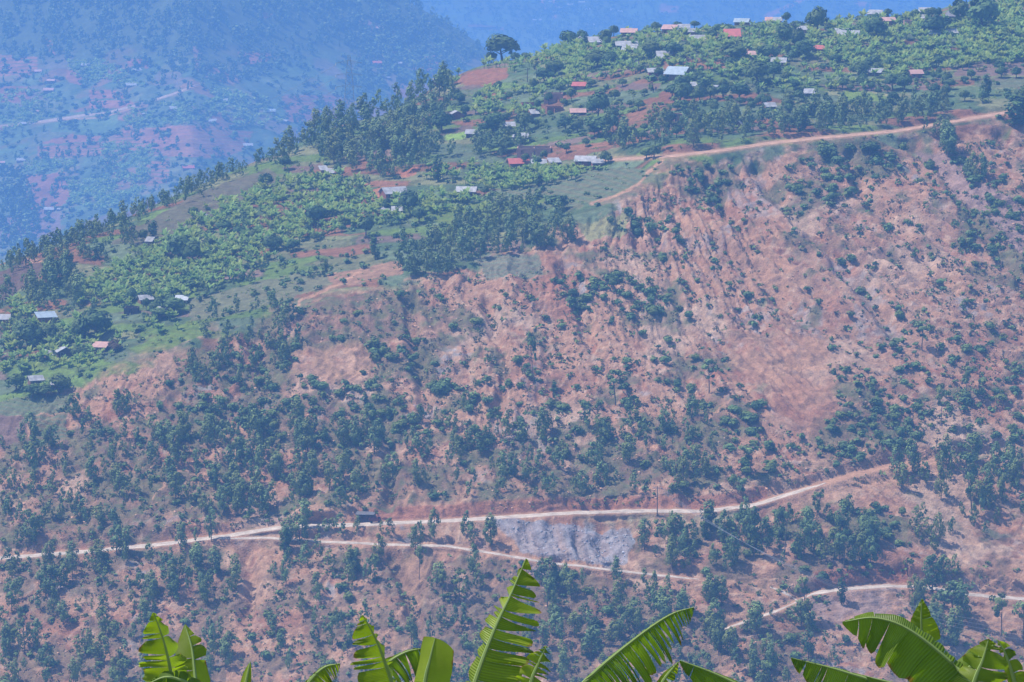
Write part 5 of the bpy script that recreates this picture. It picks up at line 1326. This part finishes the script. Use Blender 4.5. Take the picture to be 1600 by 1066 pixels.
M_RIB = flat_mat("banana_midrib", (0.26, 0.36, 0.12), 0.5, var=0.1)
M_STEM = flat_mat("banana_pseudostem", (0.17, 0.18, 0.06), 0.7, var=0.3)
def w_at(u, v, D):
    a, b_, c_ = ray(u, v); s = D / math.hypot(a, b_)
    return Vector((a * s, b_ * s, c_ * s))
VIEW = Vector((0, CP, SP)); UPV = Vector((0, -SP, CP)); RT = Vector((1, 0, 0))
MP = 33.0 / FPX                                               # metres per photograph pixel at the plants

def banana_leaf(parent, rib, wl, wr, D, fl=0.3, fr=0.3, droop=0.3, tears=16, gap=0.10, mat=None, seed=0, hang=0.0, dd=0.0, twist=0.0, base_w=0.2, blunt=False, slant=0.28):
    """rib: photograph pixels base -> tip; wl / wr: blade half widths in pixels left and right of the rib (looking from base to tip);
    fl / fr: how far each half folds away from (+) or towards (-) the viewer; tears: strips per half"""
    r = random.Random(seed)
    P0 = [Vector(q) for q in rib]
    # smooth the rib with Catmull-Rom
    pts = []
    ext = [P0[0] * 2 - P0[1]] + P0 + [P0[-1] * 2 - P0[-2]]
    N = 12
    for i in range(1, len(ext) - 2):
        for k in range(N):
            t = k / N; a, b_, c_, d_ = ext[i - 1], ext[i], ext[i + 1], ext[i + 2]
            pts.append(0.5 * ((2 * b_) + (c_ - a) * t + (2 * a - 5 * b_ + 4 * c_ - d_) * t * t + (3 * b_ - a - 3 * c_ + d_) * t ** 3))
    pts.append(P0[-1])
    n = len(pts) - 1
    W = [w_at(p.x, p.y, D + dd * (i / n)) for i, p in enumerate(pts)]
    def rib_at(t):
        x = min(max(t, 0), 0.99999) * n; i = int(x); f = x - i
        return W[i] * (1 - f) + W[i + 1] * f
    def tan_at(t):
        return (rib_at(min(1, t + 0.02)) - rib_at(max(0, t - 0.02))).normalized()
    wid = lambda t: (base_w + (1 - base_w) * min(1, t / 0.25) ** 0.7) * (1 - max(0, (t - 0.45) / 0.55) ** 1.7 * 0.95 * (0.0 if blunt else 1))
    V, F, T = [], [], []
    for side, wpx, fold in ((-1, wl, fl), (1, wr, fr)):
        if wpx <= 0: continue
        edges = [0.0]
        for k in range(tears):
            edges.append(edges[-1] + r.choice((0.35, 0.6, 0.9, 1.3, 1.9)) * r.uniform(0.8, 1.2))
        edges = [e / edges[-1] for e in edges]
        for a, b_ in zip(edges[:-1], edges[1:]):
            g = gap * r.choice((0.0, 0.25, 0.9, 1.5, 2.2)) * (b_ - a) if tears > 1 else 0
            ln = r.uniform(0.86, 1.08); dr = droop * r.uniform(0.6, 1.4); tw = r.uniform(-0.25, 0.25); tint = min(1, max(0, r.gauss(0.5, 0.22)))
            rows = 4 if tears > 3 else 14; segs = 6; base = len(V)
            for j in range(rows + 1):
                f = j / rows; t = a + (b_ - a) * f
                tg = tan_at(t); pr = VIEW.cross(tg).normalized() * side
                if pr.length < 0.1: pr = RT * side
                o_ = rib_at(t)
                for k in range(segs + 1):
                    s = k / segs
                    tt = t - (f - 0.5) * 2 * g * s * 0.5 * (1 if tears > 1 else 0)
                    o2 = o_ + (rib_at(tt) - o_)
                    wd = wpx * MP * wid(t) * s * ln * (1 - 0.10 * (abs(f - 0.5) * 2) ** 3 * s)
                    fo = fold + tw * s + 0.10 * math.sin(f * math.pi * 2 + tint * 6) * s
                    d = pr * math.cos(fo) + VIEW * math.sin(fo)
                    q = o2 + d * (wd / max(0.35, math.cos(fold))) + tg * (wd * slant * s) - UPV * (dr * wd * s * s) - Vector((0, 0, 1)) * (hang * wd * s)
                    q = q + VIEW * (0.018 * math.sin((t * 90 + tint * 9)) * s)
                    V.append(q); T.append((tint + 0.18 * math.sin(f * math.pi) - 0.1, t, s))
            for j in range(rows):
                for k in range(segs):
                    i0 = base + j * (segs + 1) + k
                    F.append((i0, i0 + 1, i0 + segs + 2, i0 + segs + 1))
    me = mesh_np("leaf", np.array([tuple(v) for v in V]), np.array(F), mat or M_BL, np.clip(np.array(T), 0, 1), "tint", True)
    lf = link("leaf", me, parent)
    lf.matrix_parent_inverse = Matrix.Translation(-parent.location)
    rb = MB().tube([tuple(p) for p in W[::2] + [W[-1]]], [max(0.0025, 0.024 * (1 - 0.9 * i / (len(W[::2])))) for i in range(len(W[::2]) + 1)], 6).build("midrib", M_RIB, lf)
    return lf

def near_z(x, y):
    return -1.75 - 0.292 * y - 0.0008 * y * y
def banana_plant(u, D, label):
    top = w_at(u, 1170, D)
    base = Vector((top.x, top.y, near_z(top.x, top.y)))
    root = link("banana_plant", None, loc=base); root.empty_display_size = 0.5
    tag(root, label, "banana plant", "foreground banana plants")
    h = top.z - base.z
    mb = MB().tube([(0, 0, -0.4), (0.02, 0, h * 0.4), (-0.02, 0, h * 0.8), (0, 0, h)], [0.17, 0.14, 0.11, 0.05], 12)
    for k in range(5):
        a = k * 1.3; mb.tube([(0.1 * math.cos(a), 0.1 * math.sin(a), h * 0.2), (0.085 * math.cos(a), 0.085 * math.sin(a), h * 0.7), (0.06 * math.cos(a), 0.06 * math.sin(a), h * 0.98)], [0.06, 0.05, 0.02], 6)
    mb.build("pseudostem", M_STEM, root)
    return root
a = banana_plant(292, 33, "banana plant with two upright bright leaves at bottom left")
banana_leaf(a, [(262, 1120), (268, 1066), (258, 1010), (240, 957)], 50, 26, 33.0, 0.35, 1.0, 0.15, 10, 0.10, M_BL, 1, dd=-0.5)
banana_leaf(a, [(318, 1130), (306, 1066), (300, 1015), (289, 976)], 36, 24, 33.4, -0.3, 0.7, 0.25, 5, 0.12, M_BL, 2, dd=0.3)
banana_leaf(a, [(330, 1110), (300, 1072), (262, 1058), (232, 1068)], 16, 18, 32.6, 0.4, 0.5, 0.4, 7, 0.2, M_BLD, 3)
banana_leaf(a, [(378, 1120), (384, 1070), (391, 1034)], 9, 8, 33.2, 0.3, 0.3, 0.0, 1, 0.0, M_BL, 4)
a = banana_plant(600, 33, "banana plant with torn and folded leaves, left of the tallest leaf")
banana_leaf(a, [(640, 1150), (612, 1066), (590, 1005), (567, 961)], 52, 10, 33.0, 0.25, 1.1, 0.1, 11, 0.30, M_BL, 5, dd=-0.4)
banana_leaf(a, [(440, 1130), (478, 1072), (505, 1044), (531, 1037)], 8, 34, 33.6, 0.6, 0.5, 0.7, 14, 0.2, M_BL, 6)
banana_leaf(a, [(575, 1100), (600, 1044), (632, 1020), (668, 1012)], 8, 36, 34.2, 0.6, 0.5, 0.7, 16, 0.3, M_BLD, 7)
banana_leaf(a, [(650, 1170), (664, 1066), (672, 1030), (680, 997)], 13, 38, 32.6, 1.15, -0.25, 0.05, 1, 0.0, M_BL, 8, base_w=0.95, blunt=True, slant=-0.3)
a = banana_plant(735, 33, "banana plant with the tallest comb-like torn leaf in the centre")
banana_leaf(a, [(715, 1160), (742, 1066), (772, 985), (800, 925), (822, 873)], 16, 66, 33.0, 0.9, 0.15, 0.12, 17, 0.34, M_BL, 9, dd=0.3)
banana_leaf(a, [(812, 1160), (828, 1072), (842, 1035), (854, 1009)], 26, 24, 32.4, 0.3, 0.2, 0.3, 9, 0.35, M_BL, 10)
a = banana_plant(905, 34, "banana plant with one long arching leaf fringed below")
banana_leaf(a, [(860, 1130), (915, 1064), (985, 1004), (1045, 962), (1084, 949)], 6, 50, 34.0, 0.5, 0.4, 0.35, 42, 0.3, M_BLD, 11, hang=0.25)
banana_leaf(a, [(1010, 1120), (1035, 1066), (1060, 1034)], 8, 16, 33.2, 0.4, 0.5, 0.2, 3, 0.1, M_BL, 12)
a = banana_plant(1150, 33, "banana plant showing only one broad dark leaf edge at the bottom")
banana_leaf(a, [(1240, 1120), (1180, 1084), (1120, 1054), (1062, 1032)], 40, 6, 33.0, 0.2, 0.5, 0.4, 6, 0.08, M_BLD, 13)
a = banana_plant(1440, 33, "banana plant with wide dark hanging leaves at bottom right")
banana_leaf(a, [(1460, 1150), (1390, 1078), (1320, 1050), (1236, 1028)], 62, 6, 32.4, 0.2, 0.6, 0.4, 9, 0.07, M_BLD, 14)
banana_leaf(a, [(1560, 1140), (1510, 1060), (1430, 990), (1370, 966), (1316, 972)], 62, 20, 33.4, 0.25, 0.7, 0.35, 10, 0.08, M_BLD, 15, hang=0.1)
banana_leaf(a, [(1455, 1120), (1448, 1040), (1440, 985), (1440, 936)], 28, 30, 34.0, 0.35, 0.2, 0.05, 3, 0.10, M_BL, 16)
banana_leaf(a, [(1480, 1110), (1420, 1076), (1350, 1056)], 30, 5, 32.0, 0.3, 0.5, 0.4, 4, 0.1, M_BLD, 17)
a = banana_plant(1535, 33, "banana plant with ragged bright leaf in the bottom right corner")
banana_leaf(a, [(1500, 1150), (1522, 1066), (1536, 1030), (1545, 998)], 34, 50, 33.0, 0.5, 0.1, 0.15, 6, 0.18, M_BL, 18)
banana_leaf(a, [(1470, 1140), (1500, 1066), (1532, 1024), (1556, 1005)], 30, 10, 33.5, 0.4, 0.6, 0.2, 5, 0.1, M_BLD, 19)
banana_leaf(a, [(1600, 1140), (1585, 1066), (1570, 1020), (1558, 1000)], 10, 26, 33.8, 0.4, 0.3, 0.4, 6, 0.25, M_BL, 20)

# ------------------------------------------------------------------ pylon, poles and wires
M_STEEL = flat_mat("galvanised_steel", (0.36, 0.37, 0.40), 0.6)
M_POLE = flat_mat("pole_wood", (0.14, 0.10, 0.08), 0.9)
M_WIRE = flat_mat("wire", (0.30, 0.30, 0.32), 0.5, metal=0.3)
def wire(name, a, b_, sag, rad, label, group, cat="power line"):
    a = Vector(a); b_ = Vector(b_); n = 24; org = a.copy()
    pts = [tuple((a.lerp(b_, i / n) - org) - Vector((0, 0, sag * 4 * (i / n) * (1 - i / n)))) for i in range(n + 1)]
    o = MB().tube(pts, [rad] * (n + 1), 4).build(name, M_WIRE, loc=org)
    return tag(o, label, cat, group)
pb = w_at(546, 190, 1560); pt = w_at(546, 86, 1560); ph_ = pt.z - pb.z
py = link("lattice_pylon", None, loc=pb); tag(py, "faint steel lattice pylon standing behind the wooded ridge", "pylon")
legs = [(-1, -1), (1, -1), (1, 1), (-1, 1)]
hw = lambda f: 2.6 * (1 - f) + 0.5 * f
for sx, sy in legs:
    MB().tube([(sx * hw(0), sy * hw(0), -8), (sx * hw(0.6), sy * hw(0.6), ph_ * 0.6), (sx * 0.35, sy * 0.35, ph_)], [0.06, 0.05, 0.035], 4).build("leg", M_STEEL, py)
mb = MB(); nb = 8
for k in range(nb):
    f0, f1 = k / nb, (k + 1) / nb
    for i in range(4):
        (ax, ay), (bx, by) = legs[i], legs[(i + 1) % 4]
        mb.tube([(ax * hw(f0), ay * hw(f0), ph_ * f0), (bx * hw(f1), by * hw(f1), ph_ * f1)], [0.035, 0.035], 4)
        mb.tube([(bx * hw(f0), by * hw(f0), ph_ * f0), (ax * hw(f1), ay * hw(f1), ph_ * f1)], [0.035, 0.035], 4)
mb.build("bracing", M_STEEL, py)
arms = []
for f in (0.88, 0.70, 0.52):
    z = ph_ * f
    MB().tube([(-5, 0, z), (0, 0, z + 0.9), (5, 0, z)], [0.06, 0.12, 0.06], 4).tube([(-5, 0, z), (5, 0, z)], [0.08, 0.08], 4).build("cross_arm", M_STEEL, py)
    MB().tube([(-5, 0, z), (-5, -0.1, z - 0.9)], [0.12, 0.12], 6).build("insulator", WALLM["white"], py)
    arms.append(pb + Vector((-5, 0, z - 0.9)))
for a_, nm, dv in zip(arms, ("highest", "middle", "lowest"), (0, 22, 44)):
    e = HB.one(250, 215 + dv); wire("power_line", a_, e + Vector((0, 0, 12)), 10, 0.055, f"{nm} thin power line running from the pylon over the far valley", "pylon power lines")
def utility_pole(u, v, hpx, label):
    p = MAIN.one(u, v); k = MPP(p); h = hpx * k
    r = link("utility_pole", None, loc=p); tag(r, label, "utility pole", "utility poles")
    MB().tube([(0, 0, -1), (0, 0, h)], [0.16, 0.10], 8).build("pole", M_POLE, r)
    MB().box(-1.1, 1.1, -0.14, -0.08, h - 0.6, h - 0.45).build("cross_arm", M_POLE, r)
    for x in (-0.95, -0.35, 0.35, 0.95): MB().tube([(x, -0.11, h - 0.45), (x, -0.11, h - 0.25)], [0.06, 0.04], 6).build("insulator", WALLM["white"], r)
    return p + Vector((0, 0, h - 0.25))
t1 = utility_pole(1027, 804, 48, "thin wooden utility pole on the grassy verge of the lower road")
for i, (x, nm) in enumerate(((-0.95, "first"), (-0.35, "second"), (0.35, "third"), (0.95, "last"))):
    wire("power_line", t1 + Vector((x, -0.11, 0)), w_at(1720 , 985 + 9 * i, 860), 9, 0.024, f"{nm} of four power lines sagging over the lower right slope, counted upward"[:200], "lower power lines")
utility_pole(824, 128, 22, "short pole between the green plot and the candelabra tree")
utility_pole(1240, 62, 26, "thin pole rising by the dark trees under the crest")
utility_pole(814, 252, 28, "pole in front of the unfinished brick building")

# ------------------------------------------------------------------ road shelter, truck, people, plots' small things
p = MAIN.one(571, 813); k = MPP(p)
r = link("roadside_shelter", None, loc=p, rot=(0, 0, -0.1), scale=(0.62, 0.7, 0.75)); tag(r, "dark open-fronted shed under the cut bank by the lower road", "shed")
MB().box(-3.4, 3.4, 1.6, 1.8, -0.5, 2.4).box(-3.4, -3.2, -1.5, 1.6, -0.5, 2.3).build("wall", WALLM["dark"], r)
for x in (-2.2, 0.2, 3.2): MB().box(x - 0.07, x + 0.07, -1.6, -1.46, -0.5, 2.35).build("post", M_POLE, r)
MB().add([(-4, -2.1, 2.35), (4, -2.1, 2.35), (4, 2.2, 2.75), (-4, 2.2, 2.75), (-4, -2.1, 2.45), (4, -2.1, 2.45), (4, 2.2, 2.85), (-4, 2.2, 2.85)], [(3, 2, 1, 0), (4, 5, 6, 7), (0, 1, 5, 4), (1, 2, 6, 5), (2, 3, 7, 6), (3, 0, 4, 7)]).build("roof", ROOFM["dark"], r)
M_TRK = flat_mat("truck_red", (0.22, 0.05, 0.04), 0.5); M_TYRE = flat_mat("tyre", (0.02, 0.02, 0.02), 0.9)
p = MAIN.one(586, 817.5)
r = link("small_truck", None, loc=p + Vector((0, 0, 0.1)), rot=(0, 0, 0.05)); tag(r, "small dark red truck parked beside the open shed", "truck")
MB().box(-1.5, 0.55, -0.7, 0.7, 0.55, 0.72).box(-1.5, -1.44, -0.7, 0.7, 0.722, 1.2).box(-1.44, 0.49, -0.7, -0.64, 0.722, 1.2).box(-1.44, 0.49, 0.64, 0.7, 0.722, 1.2).build("cargo_bed", M_TRK, r)
MB().add([(0.6, -0.7, 0.5), (1.6, -0.7, 0.5), (1.6, 0.7, 0.5), (0.6, 0.7, 0.5), (0.6, -0.65, 1.75), (1.25, -0.65, 1.75), (1.25, 0.65, 1.75), (0.6, 0.65, 1.75), (1.6, -0.7, 1.1), (1.6, 0.7, 1.1)],
         [(3, 2, 1, 0), (4, 5, 6, 7), (0, 1, 8, 5, 4), (2, 3, 7, 6, 9), (1, 2, 9, 8), (8, 9, 6, 5), (3, 0, 4, 7)]).build("cab", M_TRK, r)
MB().box(0.8, 1.28, -0.72, -0.69, 1.2, 1.6).build("window", M_GLASS, r)
for x in (-0.95, 1.05):
    for y in (-0.66, 0.66): MB().tube([(x, y - 0.1, 0.3), (x, y + 0.1, 0.3)], [0.32, 0.32], 14).build("wheel", M_TYRE, r)

def person(u, v, label, col, hill=MAIN, step=0.2):
    p = hill.one(u, v)
    V = [(0, 0, 0.95), (0, 0, 1.2), (0, 0, 1.42), (0, 0.01, 1.52), (0, -0.01, 1.64), (0, 0, 1.74), (0.2, 0, 1.4), (0.27, -0.05, 1.12), (0.25, -0.14, 0.9), (-0.2, 0, 1.4), (-0.27, 0.03, 1.12), (-0.25, 0.0, 0.88),
         (0.1, 0, 0.9), (0.11, -step, 0.5), (0.11, -step * 0.6, 0.08), (0.11, -step * 0.6 - 0.16, 0.03), (-0.1, 0, 0.9), (-0.11, step * 0.6, 0.5), (-0.11, step, 0.08), (-0.11, step - 0.16, 0.03)]
    E = [(0, 1), (1, 2), (2, 3), (3, 4), (4, 5), (2, 6), (6, 7), (7, 8), (2, 9), (9, 10), (10, 11), (0, 12), (12, 13), (13, 14), (14, 15), (0, 16), (16, 17), (17, 18), (18, 19)]
    R_ = [0.15, 0.14, 0.16, 0.06, 0.10, 0.07, 0.07, 0.05, 0.035, 0.07, 0.05, 0.035, 0.10, 0.075, 0.05, 0.04, 0.10, 0.075, 0.05, 0.04]
    me = bpy.data.meshes.new("person"); me.from_pydata(V, E, [])
    o = link("person", me, loc=p); md = o.modifiers.new("skin", 'SKIN')
    for i, q in enumerate(me.skin_vertices[0].data): q.radius = (R_[i], R_[i]); q.use_root = (i == 0)
    o.modifiers.new("sub", 'SUBSURF').levels = 1; o.modifiers[-1].render_levels = 1
    me.materials.append(flat_mat("clothes", col, 0.9))
    return tag(o, label, "person", "people in the fields")
person(1021, 146, "person in dark clothes standing on the field path, left of two", (0.05, 0.05, 0.07))
person(1025, 144, "person in brown clothes standing on the field path, right of two", (0.12, 0.06, 0.05), step=0.1)
# yellow flowering shrub beside the blue-roofed house
p = MAIN.at(1083, 126)[0]; k = MPP(p); r = link("flowering_shrub", None, loc=p); tag(r, "yellow flowering shrub in front of the blue-roofed house", "shrub")
link("trunk", T_BUSH[0][1], r, scale=(10 * k, 10 * k, 11 * k)); link("crown", mesh_of(T_BUSH[0][0], "crown", M_YEL), r, scale=(10 * k, 10 * k, 11 * k))
